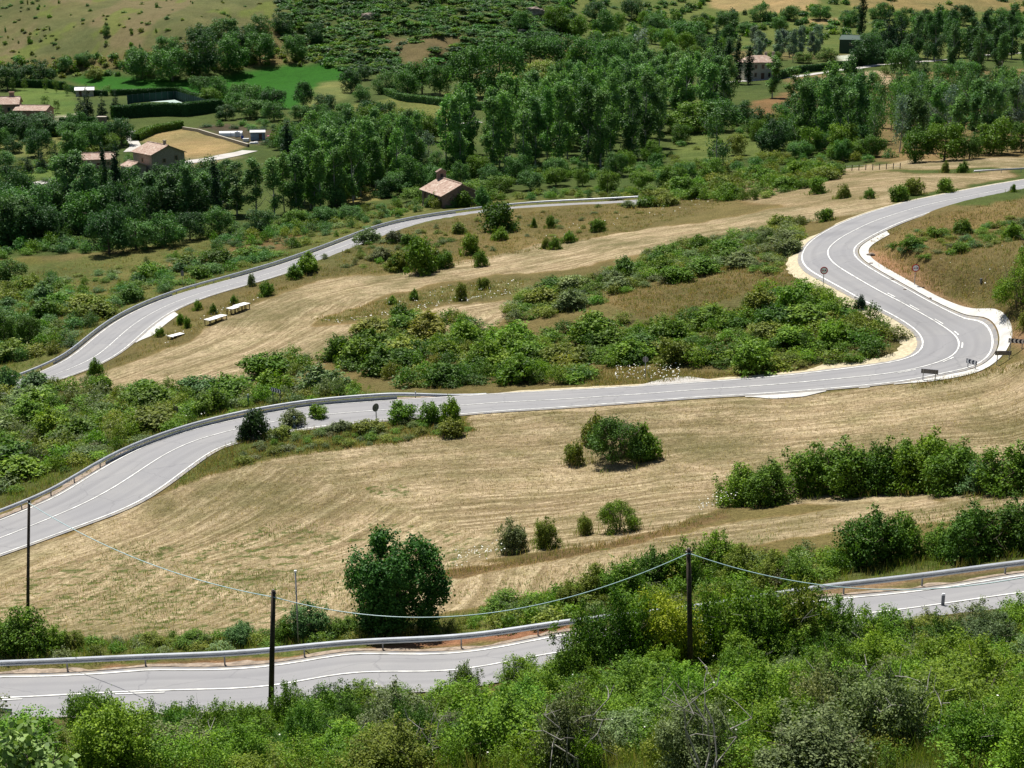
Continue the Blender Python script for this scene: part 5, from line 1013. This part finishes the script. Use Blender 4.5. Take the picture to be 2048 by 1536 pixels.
# ------------------------------------------------------------------ guardrails
def along(C, s, off):
    sa = arc(C); nf = normals2(C); s = np.asarray(s, float)
    N = np.stack([np.interp(s,sa,nf[:,0]), np.interp(s,sa,nf[:,1])],1); N /= np.linalg.norm(N,axis=1)[:,None]
    X = np.interp(s,sa,C[:,0])+N[:,0]*off; Y = np.interp(s,sa,C[:,1])+N[:,1]*off
    return np.stack([X,Y,H(X,Y)],1)
def guardrail(C, s0, s1, off, label, screens=(), dip_end=False, step=4.0, face=-1):
    s = np.arange(s0, s1, .8); P = smooth(along(C, s, np.interp(s, arc(C), np.broadcast_to(off, (len(C),)))), 3, 2); base = P[0].copy()
    o = tag(empty('guardrail', base), label, 'guardrail'); drop = np.zeros(len(s))
    if dip_end: drop = -.66*sstep(s1-11, s1-1, s)
    q = P-base; q[:,2] += drop; f = face
    prof = [(0,.43),(f*.075,.475),(f*.075,.535),(0,.575),(0,.615),(f*.075,.655),(f*.075,.715),(f*.01,.76),(-f*.012,.76),(f*.055,.71),(f*.055,.66),(-f*.012,.615),(-f*.012,.575),(f*.055,.53),(f*.055,.48),(-f*.012,.43)]
    if f > 0: prof = prof[::-1]
    MB().sweep(q, prof).obj('beam', MAT['steel'], o)
    for (a,b) in screens:
        m = (s >= a) & (s <= b)
        pr = [(f*.05,.06),(f*.07,.34),(f*.05,.36),(f*.03,.06)]
        MB().sweep((P-base)[m], pr if f < 0 else pr[::-1]).obj('lower_screen', MAT['steel'], o)
    k = 0
    for a in np.arange(s0+1, s1-(6 if dip_end else .5), step):
        p = np.array([np.interp(a,s,P[:,i]) for i in range(3)])-base; i = min(len(s)-2, int((a-s0)/.8)); d = P[i+1]-P[i]; rz = math.atan2(d[1],d[0])
        mb = MB().box((p[0]-f*.0, p[1], p[2]+.33), (.06,.11,.84), rz); n = np.array([-d[1],d[0]])/np.hypot(d[0],d[1])
        c = p[:2]-n*f*.06; mb = MB().box((c[0],c[1],p[2]+.31), (.07,.10,.80), rz).box((c[0]+n[0]*f*.05,c[1]+n[1]*f*.05,p[2]+.60), (.10,.05,.16), rz)
        mb.obj('post', MAT['post'], o)
    return o
guardrail(CA, 0.5, sA[-1]-.5, wlA+.75+.3*np.linspace(0,1,len(CA)), 'long galvanised guardrail along the far side of the near road')
guardrail(CA, s_at(CA,-330,1397), s_at(CA,105,1393), -(wrA+.75), 'short dark guardrail at the lower left, on the viewer side of the near road', face=1)
sb0, sb1 = 1.0, s_at(CB,985,806)
guardrail(CB, sb0, sb1, wlB+.72, 'guardrail with a lower screen along the outside of the middle road, dipping into the ground', [(s_at(CB,300,930), s_at(CB,812,819))], True)
sc0, sc1 = 1.0, s_at(CC,1278,405)
guardrail(CC, sc0, sc1, wlC+.75, 'guardrail along the valley side of the upper-left road', [(s_at(CC,165,728), s_at(CC,395,588)), (s_at(CC,505,558), s_at(CC,935,430))])
Lr = resample(at(np.array([1945,1985,2022,2060]), np.array([349,347,345,343])), 1.0)
guardrail(Lr, .2, arc(Lr)[-1]-.2, 0.0, 'short far guardrail half hidden by bushes above the bend exit', face=-1)
# ------------------------------------------------------------------ posts, poles and cable
def ztop(P, yt):
    v = (yt-H2)/FPX; return CZ-P[1]*(SP+v*CP)/(CP-v*SP)
POLES = []
for (bx,by,ty,r,lab,tx) in [(54.5,1292,1000,.085,'thin dark wooden telephone pole at the left edge, rising from a bush',58),(541,1438,1181,.115,'dark wooden telephone pole in front of the near road',547),(1382,1376,1098,.105,'tall dark wooden telephone pole carrying the cable at the right',1377),(2290,1290,1075,.1,'wooden telephone pole beyond the right edge',2300)]:
    P = at1(bx,by); h = ztop(P,ty)-P[2]; lean = (proj(P[0],P[1],P[2]+h)[2]*(tx-W2)/FPX-P[0], 0); o = tag(empty('telephone_pole', P), lab, 'pole')
    MB().tube([(0,0,-.3),(lean[0]*.5,0,h*.5),(lean[0],0,h)], [r*1.15,r,r*.85], 12).obj('shaft', MAT['pole'], o, True)
    b = MB().tube([(lean[0]-.11,-.02,h-.12),(lean[0]+.11,-.02,h-.12)], .03, 8).tube([(lean[0],-.02,h-.18),(lean[0],-.02,h+.05)], .022, 8); b.obj('cable_clamp', MAT['post'], o)
    POLES.append(P+np.array([lean[0],-.1,h-.14]))
POLES[1][2] -= .12
mb = MB()
for a, b, sag in ((POLES[0],POLES[1],.75),(POLES[1],POLES[2],1.75),(POLES[2],POLES[3],1.75)):
    t = np.linspace(0,1,60)[:,None]; q = a+(b-a)*t; q[:,2] -= 4*sag*(t*(1-t))[:,0]; mb.tube(q, .020, 6)
o = mb.obj('cable', MAT['wire'], sm=True); tag(o, 'pale blue-green cable sagging between the telephone poles', 'cable')
P = at1(597,1292); h = ztop(P,1144)-P[2]; o = tag(empty('metal_rod', P), 'thin grey metal rod standing in the bush left of the round dark tree', 'post')
MB().tube([(0,0,-.2),(0,0,h)], .038, 8).obj('shaft', MAT['post'], o, True); MB().box((0,0,h+.04),(.12,.10,.10),.3).obj('cap', MAT['signwhite'], o)
def marker(x, y, yt, w, mat, lab, capm='signwhite', name='road_marker'):
    P = at1(x,y); h = max(.35, ztop(P,yt)-P[2]); o = tag(empty(name, P), lab, 'road marker')
    MB().box((0,0,h*.42),(w,w*.55,h*.92)).obj('shaft', MAT[mat], o); MB().box((0,0,h*.94),(w*1.06,w*.62,h*.13), taper=.8).obj('cap', MAT[capm], o)
marker(1885,1213,1187,.15,'grey','dark grey roadside marker post with a pale top by the near road'); marker(497,812,788,.14,'teal','slim teal marker post behind the middle guardrail'); marker(589,856,833,.2,'bluegrey','pale blue marker post among the shrubs inside the middle road', 'bluegrey'); marker(1962,566,557,.24,'grey','small grey boundary stone on the dry bank', 'grey')
def frame_sign(x, y, yc, rz, name, lab, cat='sign'):
    P = at1(x,y); return P, ztop(P,yc)-P[2], tag(empty(name, P, rz), lab, cat)
def chevron_board(x, y, yc, rz, n, direc, lab, wd=1.55, ht=.42):
    P, zc, o = frame_sign(x,y,yc,rz,'chevron_board',lab); zc = max(zc,.7)
    p = MB().box((0,0,zc),(wd,.03,ht)).obj('panel', [MAT['signblue']], o); MB().box((0,.024,zc),(wd-.02,.012,ht-.02)).obj('back_plate', MAT['signback'], o)
    cw = wd/n
    for i in range(n):
        cx = -wd/2+cw*(i+.5); d = direc; t = cw*.5; a = cw*.36
        v = np.array([(-a*d,0,ht*.47),(-a*d+t*d,0,ht*.47),(a*d*.35+t*d*.55+.0,0,0),(-a*d+t*d,0,-ht*.47),(-a*d,0,-ht*.47),(a*d*.35-t*d*.45+.0,0,0)]); v[:,0] += cx; v[:,1] = -.019; v[:,2] += zc
        bk = v.copy(); bk[:,1] = -.0145
        f4 = [[0,1,2,5],[5,2,3,4]]; 
        if d < 0: f4 = [q[::-1] for q in f4]
        MB().add(np.vstack([v,bk]), f4+[[k,(k+1)%6+0,(k+1)%6+6,k+6] for k in range(6)]).obj('chevron', MAT['signwhite'], o)
    for sx in (-wd*.36, wd*.36): MB().box((sx,.055,(zc+ht*.4)/2-.1),(.07,.05,zc+ht*.4+.2)).obj('post', MAT['post'], o)
R = math.radians
chevron_board(553,809,781,R(-42),4,1,'chevron board with arrows pointing right behind the middle guardrail'); chevron_board(2031,706,682,R(-22),4,-1,'chevron board with arrows pointing left at the right edge of the bend',1.45)
chevron_board(1942,738,726,R(-58),3,-1,'small slanting chevron board with arrows, lower outer side of the bend',1.25); chevron_board(1858,760,743,R(160),4,1,'chevron board seen from its dark back, nearest the stubble field'); chevron_board(2005,725,706,R(181),4,1,'chevron board seen from its dark back, beside the concrete apron of the bend')
def car_symbol(o, cx, zc, s, mat):
    y = -.046; pts = np.array([(-1,-.35),(1,-.35),(1,.02),(.55,.1),(.3,.5),(-.35,.5),(-.6,.1),(-1,.02)])*s; v = np.stack([pts[:,0]+cx, np.full(8,y), pts[:,1]+zc],1); b = v.copy(); b[:,1] = -.036
    mb = MB().add(np.vstack([v,b]), [[0,1,2,7],[7,2,3,6],[6,3,4,5]]+[[k,k+8,(k+1)%8+8,(k+1)%8] for k in range(8)])
    for sx in (-.55,.55): mb.disc((cx+sx*s, y+.004, zc-.38*s), .22*s, (0,1,0), .012, 12)
    mb.obj('car_symbol', MAT[mat], o)
def no_overtaking(x, y, yc, rz, lab):
    P, zc, o = frame_sign(x,y,yc,rz,'no_overtaking_sign',lab); r = .44
    MB().disc((0,0,zc), r, (0,1,0), .03, 28).obj('red_rim', MAT['signred'], o); MB().disc((0,-.02,zc), r*.76, (0,1,0), .026, 28).obj('white_face', MAT['signwhite'], o)
    car_symbol(o, -.15, zc, .12, 'signred'); car_symbol(o, .15, zc, .12, 'black'); MB().disc((0,.02,zc), r*.97, (0,1,0), .012, 28).obj('back_plate', MAT['signback'], o)
    MB().box((0,.06,zc*.5),(.07,.05,zc+.5)).obj('post', MAT['post'], o)
no_overtaking(1646,578,541,R(-4),'round no-overtaking sign standing behind bushes on the inner side of the bend'); no_overtaking(1829,570,536,R(4),'round no-overtaking sign standing on the red earth bank')
def disc_back(x, y, yc, rz, r, lab):
    P, zc, o = frame_sign(x,y,yc,rz,'round_sign',lab); MB().disc((0,0,zc), r, (0,1,0), .03, 28).obj('plate', MAT['signback'], o); MB().box((0,-.05,zc*.5+.1),(.075,.05,zc+.3)).obj('post', MAT['post'], o); MB().disc((0,.02,zc), r*.95, (0,1,0), .012, 28).obj('white_face', MAT['signwhite'], o)
disc_back(1290,760,719,R(0),.30,'round grey sign seen from behind among the white flowers'); disc_back(752,846,815,R(48),.40,'round sign seen from behind, turned sideways at the roadside clump')
def plate_sign(x, y, yc, rz, w, h, lab, posts):
    P, zc, o = frame_sign(x,y,yc,rz,'plate_sign',lab); MB().box((0,0,zc),(w,.03,h)).obj('plate', MAT['signback'], o)
    for sx in posts: MB().box((sx,-.04,zc*.5+h*.3),(.06,.05,zc+h*.8)).obj('post', MAT['post'], o)
plate_sign(366,572,547,R(10),.5,.75,'small grey rectangular sign behind the upper-left guardrail',[0]); plate_sign(353,836,817,R(-48),.9,.5,'dark rectangular sign seen from behind on two posts, behind the middle guardrail',[-.3,.3])
# white-topped tables on the verge
def table(x, y, L, w, h, rz, n, lab, slabs):
    P = at1(x,y); o = tag(empty('white_table', P, rz), lab, 'table')
    for (a,b,dy,dz) in slabs: MB().box(((a+b)/2*L, dy, h+dz),((b-a)*L, w, .07), dy*.1).obj('top_sheet', MAT['white'], o)
    for i in range(n):
        t = -.47+.94*i/(n-1)
        for sy in (-.38,.38): MB().box((t*L, sy*w, h/2-.12),(.08,.08,h+.2)).obj('leg', MAT['pole'], o)
table(432,644,3.6,1.15,.62,R(58),4,'white-topped table on dark legs on the verge, middle one of three',[(-.5,.0,0,0),(.0,.5,.08,.02)])
table(477,624,3.9,1.2,.9,R(58),6,'tallest white-topped table on many dark legs, furthest right of three',[(-.5,-.12,-.05,-.05),(-.12,.5,.05,.03)])
table(352,674,2.3,.95,.3,R(55),3,'small low white-topped table, leftmost of three on the verge',[(-.5,.5,0,0)])
# ------------------------------------------------------------------ buildings
def window(o, u, z, w, h, face, mat='frame'):
    """face: (origin x, y, direction angle) of a wall"""
    fx, fy, an = face; c, s = math.cos(an), math.sin(an); X, Y = fx+u*c, fy+u*s; nx, ny = s, -c
    def bx(dx, dz, ww, hh, dep, m, name, par): 
        return MB().box((X+dx*c+nx*dep, Y+dx*s+ny*dep, z+dz), (ww,.08,hh), an).obj(name, MAT[m], par)
    f = MB()
    for dx,dz,ww,hh in ((0,h/2,w+.24,.14),(0,-h/2,w+.24,.14),(-w/2,0,.14,h-.14),(w/2,0,.14,h-.14)): f.box((X+dx*c+nx*.03,Y+dx*s+ny*.03,z+dz),(ww,.1,hh),an)
    fo = f.obj('window', MAT[mat], o); bx(0,0,w-.14,h-.14,.012,'glass','pane',fo); return fo
def house(P, rz, L, D, h, rise, ov, wm, name, lab, hip=False, wins=(), door=None, chim=(), cat='house', roofm='tile'):
    """ridge along local x; front is local -y"""
    o = tag(empty(name, P, rz), lab, cat); x, y = L/2, D/2
    v = [(-x,-y,-1.5),(x,-y,-1.5),(x,y,-1.5),(-x,y,-1.5),(-x,-y,h),(x,-y,h),(x,y,h),(-x,y,h)]; f4 = [[0,1,5,4],[1,2,6,5],[2,3,7,6],[3,0,4,7],[4,5,6,7]]; f3 = []
    if not hip: v += [(-x,0,h+rise),(x,0,h+rise)]; f3 = [[5,6,9],[7,4,8]]
    MB().add(v, f4, f3).obj('wall', MAT[wm], o)
    k = rise/y; X, Yv = x+ov, y+ov; ze = h-k*ov+.06; t = .16; hx = (x-y*.85) if hip else X; zr = h+rise+.06
    top = [(-X,-Yv,ze),(X,-Yv,ze),(X,Yv,ze),(-X,Yv,ze),(-hx,0,zr),(hx,0,zr)]; bot = [(a,b,c-t) for a,b,c in top]
    r = MB().add(top+bot, [[0,1,5,4],[2,3,4,5],[6,10,11,7],[8,11,10,9],[0,6,7,1],[2,8,9,3]]+([] if hip else []), [[1,2,5],[3,0,4]] if hip else [])
    if hip: r.add([top[1],top[2],bot[2],bot[1],top[3],top[0],bot[0],bot[3]], [[0,3,2,1],[4,7,6,5]])
    else: r.add([top[1],bot[1],bot[5],top[5], top[5],bot[5],bot[2],top[2], top[0],top[4],bot[4],bot[0], top[4],top[3],bot[3],bot[4]], [[0,1,2,3],[4,5,6,7],[8,9,10,11],[12,13,14,15]])
    if not hip: r.tube([(-hx,0,zr+.02),(hx,0,zr+.02)], .16, 6)
    ro = r.obj('roof', MAT[roofm], o)
    for cx, cy, cw, ch in chim:
        zb = h+rise*(1-abs(cy)/y); c_ = MB().box((cx,cy,zb+ch/2-.3),(cw,cw*.8,ch+.6)).box((cx,cy,zb+ch+.06),(cw*1.25,cw*1.05,.14)).obj('chimney', MAT[wm], ro)
    faces = {'f':(0,-y-.005,0.0),'r':(x+.005,0,PI/2),'b':(0,y+.005,PI),'l':(-x-.005,0,-PI/2)}
    for fc, u, z, w_, h_ in wins: window(o, u, z, w_, h_, faces[fc])
    if door:
        fc, u, w_, h_ = door; fx,fy,an = faces[fc]; c,s = math.cos(an), math.sin(an); d = MB().box((fx+u*c+s*.02,fy+u*s-c*.02,h_/2),(w_,.09,h_),an).obj('door', MAT['door'], o)
        MB().box((fx+(u+w_*.35)*c+s*.1,fy+(u+w_*.35)*s-c*.1,h_*.48),(.12,.08,.12),an).obj('handle', MAT['post'], d)
    return o
P = at1(-10,243); house(P, R(10), 17, 9, 6.2, 1.9, .5, 'pink', 'farmhouse', 'two-storey pink farmhouse with tiled roof and chimney at the left edge', wins=[('f',-5,4.4,1,1.3),('f',1,4.4,1,1.3),('f',5.5,4.4,1,1.3),('f',5.5,1.6,1,1.3),('r',0,4.2,1,1.3)], door=('f',1,1.3,2.3), chim=[(6,1.2,1.5,1.9)])
P = at1(70,242); house(P, R(-6), 10.6, 7, 3.9, 1.3, .45, 'pink', 'farmhouse_annexe', 'low pink annexe with tiled roof at the right end of the farmhouse', wins=[('f',-2.8,2.2,.9,1.1),('f',1.2,2.3,.7,.9),('r',0,2.3,.8,1)], door=('f',3.4,1.1,2.1), cat='outbuilding')
P = at1(320,350); house(P, R(-48), 9.5, 9.2, 6.0, 1.9, .45, 'stone', 'tiled_house', 'stone house with a mottled tiled roof behind the dark trees at the left', wins=[('r',-1.2,4.2,.8,1.0),('r',2.2,4.6,.8,1.2),('r',-2.8,1.7,.9,1.2),('f',0,4.2,.8,1.0)], door=('r',0.6,1.1,2.1), chim=[(2.8,.3,.7,1.1)])
P2 = P+np.array([-5.0,-6.2,0]); house(P2, R(-48), 4.6, 4.4, 3.3, .9, .35, 'stone', 'house_lean_to', 'small tiled lean-to at the left front corner of the stone house', door=('f',-.3,1.3,2.2), wins=[('f',1.4,2.2,.6,.7)], cat='outbuilding')
P = at1(902,409); c = house(P, R(-64), 10.5, 8.4, 2.9, 2.0, .5, 'darkstone', 'chapel', 'small stone chapel with a sagging tiled roof and bell gable beside the upper road', wins=[('f',-2.2,2.2,.35,.9),('f',.6,2.2,.35,.9)], door=('l',0,1.4,2.5), cat='chapel')
for u in (-3.6,-.8,2.0): MB().box((u,-4.35,1.0),(.8,.8,3.4),0,taper=.8).obj('buttress', MAT['darkstone'], c)
bg = MB().box((-4.9,0,5.2),(.7,1.9,1.9)).add(np.array([(-5.4,-1.2,6.15),(-4.4,-1.2,6.15),(-4.4,1.2,6.15),(-5.4,1.2,6.15),(-5.4,0,6.8),(-4.4,0,6.8)]), [[0,3,2,1],[0,1,5,4],[2,3,4,5]], [[1,2,5],[3,0,4]]).obj('bell_gable', MAT['darkstone'], c)
MB().box((-4.9,0,5.3),(.76,.6,.9)).obj('bell_opening', MAT['black'], bg)
P = at1(1515,157); house(P, R(8), 13.5, 9, 6.6, 2.2, .5, 'palestone', 'stone_house', 'pale two-storey stone house with hipped tiled roof behind narrow poplars', hip=True, wins=[('f',u,z,.9,1.5) for u in (-5,-2.2,3.2,5.6) for z in (1.7,4.8)]+[('f',.6,4.8,.9,1.5),('r',0,4.8,.9,1.4)], door=('f',.6,1.3,2.4), chim=[(3.2,1,.9,1.5),(6,.4,.9,1.3)])
P = at1(1728,106); house(P, R(-20), 22, 15, 6.6, 1.8, .3, 'green_sheet', 'barn', 'big dark green metal barn behind the purple tree', roofm='green_sheet', cat='barn', door=('f',5,4,4.4), wins=[('f',-5,4.4,2,1)])
P = at1(170,192); house(P, R(14), 6.6, 4.2, 2.5, .9, .4, 'palestone', 'garden_shed', 'pale garden shed with a grey sheet roof on the lawn', roofm='roofgrey', cat='shed', door=('f',-1.6,1,2), wins=[('f',1.4,1.5,.8,.7)])
P = at1(200,338); house(P, R(12), 8, 6, 3.0, 1.2, .4, 'stone', 'tiled_outbuilding', 'low building with an orange tiled roof showing between the narrow poplars', cat='outbuilding', door=('f',0,1.1,2), wins=[('f',2.4,1.8,.8,.9)])
P = at1(205,252); mb = MB().box((0,0,1.2),(2.6,2.2,3.4)); o = tag(mb.obj('gate_pillar', MAT['darkstone']), 'brown stone gate pillar in the hedge below the fir trees', 'pillar'); o.location = P
MB().box((0,0,2.98),(3.0,2.6,.18)).obj('capstone', MAT['palestone'], o)
# tennis court with its green windbreak
Q = at(np.array([277,280,349,396]), np.array([220,205,202,217.5])); zc_ = Q[:,2].mean(); Q[:,2] = Q[:,2]*.3+zc_*.7+.25
o = MB().add(Q, [[0,3,2,1]]).obj('court_surface', MAT['court']); o['kind'] = 'structure'
base = Q[0].copy(); fo = tag(empty('court_fence', base), 'dark green windbreak fence around the pale court', 'fence')
Lf = resample(np.vstack([Q[1]+(Q[1]-Q[2])*.35,Q[1]*.5+Q[1]*.5+np.array([0,2.0,0]),Q[2]+np.array([0,2,0]),Q[3]+np.array([3,0,0])]), 3.0)-base
MB().sweep(Lf, [(.02,-.6),(.02,3.0),(-.02,3.0),(-.02,-.6)]).obj('net_panel', MAT['net'], fo)
for p in Lf: MB().tube([(p[0],p[1]-.1,p[2]-.8),(p[0],p[1]-.1,p[2]+3.2)], .05, 6).obj('post', MAT['grey'], fo)
# low stone wall by the dry plot, garden clutter
Lw = resample(at(np.array([366,398,440,470,497]), np.array([259,264,277,286,294])), 1.5); b0 = Lw[0].copy()
o = MB().sweep(Lw-b0, [(.3,-.8),(.3,.9),(-.3,.9),(-.3,-.8)]).obj('stone_wall', MAT['palestone']); o.location = b0; tag(o, 'low stone wall between the dry plot and the vegetable garden', 'wall')
def thing_at(x, y, name, lab, cat, rz=0): P = at1(x,y); return tag(empty(name, P, rz), lab, cat)
o = thing_at(462,272,'polytunnel','low pale polytunnel in the vegetable garden','polytunnel',.15); th = np.linspace(0,PI,9); v = np.array([(x_,-math.cos(a)*1.4,math.sin(a)*1.5) for x_ in np.linspace(-3.5,3.5,6) for a in th]); MB().add(v, [[i*9+j,i*9+9+j,i*9+10+j,i*9+j+1] for i in range(5) for j in range(8)]).obj('cover', MAT['plasticwhite'], o, True)
for x_ in (-3.5,0,3.5): MB().tube([(x_,-math.cos(a)*1.43,math.sin(a)*1.53) for a in th], .05, 5).obj('hoop', MAT['grey'], o)
o = thing_at(475,274,'water_tank','white water tank beside the polytunnel','tank'); MB().box((0,0,.85),(1.3,1.2,1.5)).obj('body', MAT['plasticwhite'], o); MB().tube([(0,0,1.58),(0,0,1.72)], .25, 10).obj('lid', MAT['plasticblue'], o); MB().box((0,0,.05),(1.4,1.3,.12)).obj('pallet', MAT['pole'], o)
o = thing_at(485,278,'barrel','blue barrel in the vegetable garden','barrel'); MB().tube([(0,0,0),(0,0,.3),(0,0,.7),(0,0,1.0)], [.36,.42,.42,.36], 14).obj('body', MAT['plasticblue'], o); MB().tube([(0,0,1.0),(0,0,1.05)], .34, 14).obj('lid', MAT['black'], o)
o = thing_at(492,283,'white_crate','white crate in front of the blue barrel','crate'); MB().box((0,0,.4),(1.7,1.2,.8)).box((0,0,.86),(1.8,1.3,.08)).obj('body', MAT['plasticwhite'], o)
o = thing_at(508,287,'white_sheet','white sheet lying by the vegetable plot','sheet'); MB().box((0,0,.22),(2.6,1.4,.35),.2,taper=.8).box((.6,.3,.45),(1.2,.8,.2),.5,taper=.7).obj('fold', MAT['white'], o)
house(at1(516,279), R(8), 4.2, 3, 2.3, .5, .2, 'bluegrey', 'tool_shed', 'blue-grey tool shed in the vegetable garden', roofm='roofgrey', cat='shed', door=('f',.8,.9,1.9)); 
o = thing_at(540,279,'tarp_heap','heap under a pink tarpaulin at the right of the garden','tarpaulin'); MB().box((0,0,.5),(2.4,1.8,1.2),.2,taper=.6).box((1.2,.4,.35),(1.6,1.4,.8),.5,taper=.6).obj('tarpaulin', MAT['pinktarp'], o); MB().box((-.9,-.9,.15),(.5,.4,.3)).obj('weight', MAT['rock'], o)
# lanes of the valley
def lane(pts, w): 
    L = smooth(resample(at(*np.array(pts,float).T), 2.0), 2, 1); ribbon_obj('lane', L, np.full(len(L),w/2), np.full(len(L),-w/2), 0.0, MAT['lane'], cols=3)
def H0(X, Y, _h=H): return _h(X, Y)+.12
lane([(800,270),(840,259),(905,250),(960,244)], 5); lane([(1440,168),(1480,163),(1560,157),(1640,146),(1700,138),(1790,127),(1900,119)], 4.5); lane([(1100,214),(1200,206),(1270,198)], 4.5); lane([(1960,112),(2060,105),(2150,98)], 5); lane([(340,330),(380,325),(420,319),(460,311),(500,302)], 5.5); lane([(261,262),(262,276),(268,286),(272,293),(258,304)], 3.2); lane([(20,376),(48,371),(85,365),(120,360)], 5)
o = tag(empty('lane_fence', at1(850,268)), 'short wooden fence at the lane left of the poplars', 'fence'); b0 = np.array(o.location); q = at(np.array([858,876,894]), np.array([266,263,268]))-b0
for p in q: MB().box((p[0],p[1],p[2]+.7),(.28,.28,1.6)).obj('post', MAT['pole'], o)
MB().tube([p+np.array([0,0,.9]) for p in q], .07, 6).obj('rail', MAT['pole'], o)
xs = np.linspace(1690,1800,9); q = at(xs, np.interp(xs,[1690,1800],[342,338])); b0 = q[0].copy(); o = tag(empty('wire_fence', b0), 'thin wire fence on wooden posts in the far brown field', 'fence')
for p in q-b0: MB().box((p[0],p[1],p[2]+.55),(.13,.13,1.3)).obj('post', MAT['pole'], o)
MB().tube(q-b0+np.array([0,0,.95]), .015, 4).tube(q-b0+np.array([0,0,.5]), .015, 4).obj('wire', MAT['post'], o)
# ------------------------------------------------------------------ rocks, bare shrubs, large-leaved plant
def rock(x, y, sx, sy, sz, seed, lab):
    P = at1(x,y); n, m_ = 22, 14; u = np.linspace(0,2*PI,n,endpoint=False); w_ = np.linspace(-.5,PI/2,m_); U, Wv = np.meshgrid(u, w_); d = np.stack([np.cos(U)*np.cos(Wv), np.sin(U)*np.cos(Wv), np.sin(Wv)],2)
    k = .7+.6*fbm(d[...,0]*2.2+seed, d[...,1]*2.2+d[...,2]*3, seed, 4); v = d*k[...,None]*np.array([sx,sy,sz])/2
    i = np.arange(m_-1)[:,None]*n; j = np.arange(n)[None]; f = np.stack([i+j,i+(j+1)%n,i+n+(j+1)%n,i+n+j],2).reshape(-1,4)
    me = mk_mesh('rock', v.reshape(-1,3), [f], [MAT['rock']]); o = link('rock', me, loc=P); return tag(o, lab, 'rock')
rock(1066,26,11,6,7,1,'grey rock outcrop at the right end of the scrubby hillside'); rock(735,36,8,5,5,2,'reddish rock outcrop at the top of the scrubby hillside'); rock(1043,66,6,4,3.5,3,'small grey outcrop low on the hillside edge')
for k,(x,y,s_) in enumerate([(1672,503,1.0),(1785,552,.5),(1810,572,.45),(1860,590,.5),(1742,520,.5)]): rock(x+70 if k==0 else x, y+8, s_, s_*.8, s_*.7, 10+k, ['reddish boulder at the top of the red earth bank','small stone low on the red bank left of the sign','small stone at the foot of the sign on the red bank','stone on the red bank right of the sign','stone on the upper red bank'][k])
for k,(x,y,ht,wd) in enumerate([(1415,1560,3.0,3.0),(1338,1500,1.9,2.2),(1150,1545,2.2,2.8),(1830,1500,2.4,3.0),(870,1530,1.8,2.2),(1690,1440,2.0,2.4)]):
    P = at1(x,y); r = np.random.default_rng(600+k); me = stems_mesh('branches', r, 5, ht, wd, .030, MAT['palebark']); o = link('bare_shrub', me, loc=P)
    tag(o, ['tall bare-branched shrub standing low at the bottom of the picture, right of centre','small leafless shrub beside the daisies left of the tall bare one','pale leafless branches at the bottom centre','pale dead branches in the bushes at the lower right','pale bare twigs left of the bottom centre','bare grey twigs among the bushes below the right guardrail'][k], 'shrub')
r = np.random.default_rng(71); v, lv = clumps(r, shrub_lobes(r,1.6,2.4,10), 260, 5, .10, .17, up=.4, rmin=.6, zmin=.1, aspect=.8)
P = at1(55,1600); o = empty('fig_shrub', P); a = leaf_mesh('foliage', v, lv); a = link('foliage', a, o); a.color = (.19,.29,.09,1); a.scale = (1.1,1.1,1.25); link('stems', stems_mesh('stems', r, 6, 1.9, 2.2, .03, MAT['bark']), o); tag(o, 'broad-leaved pale green shrub in the bottom left corner', 'shrub')
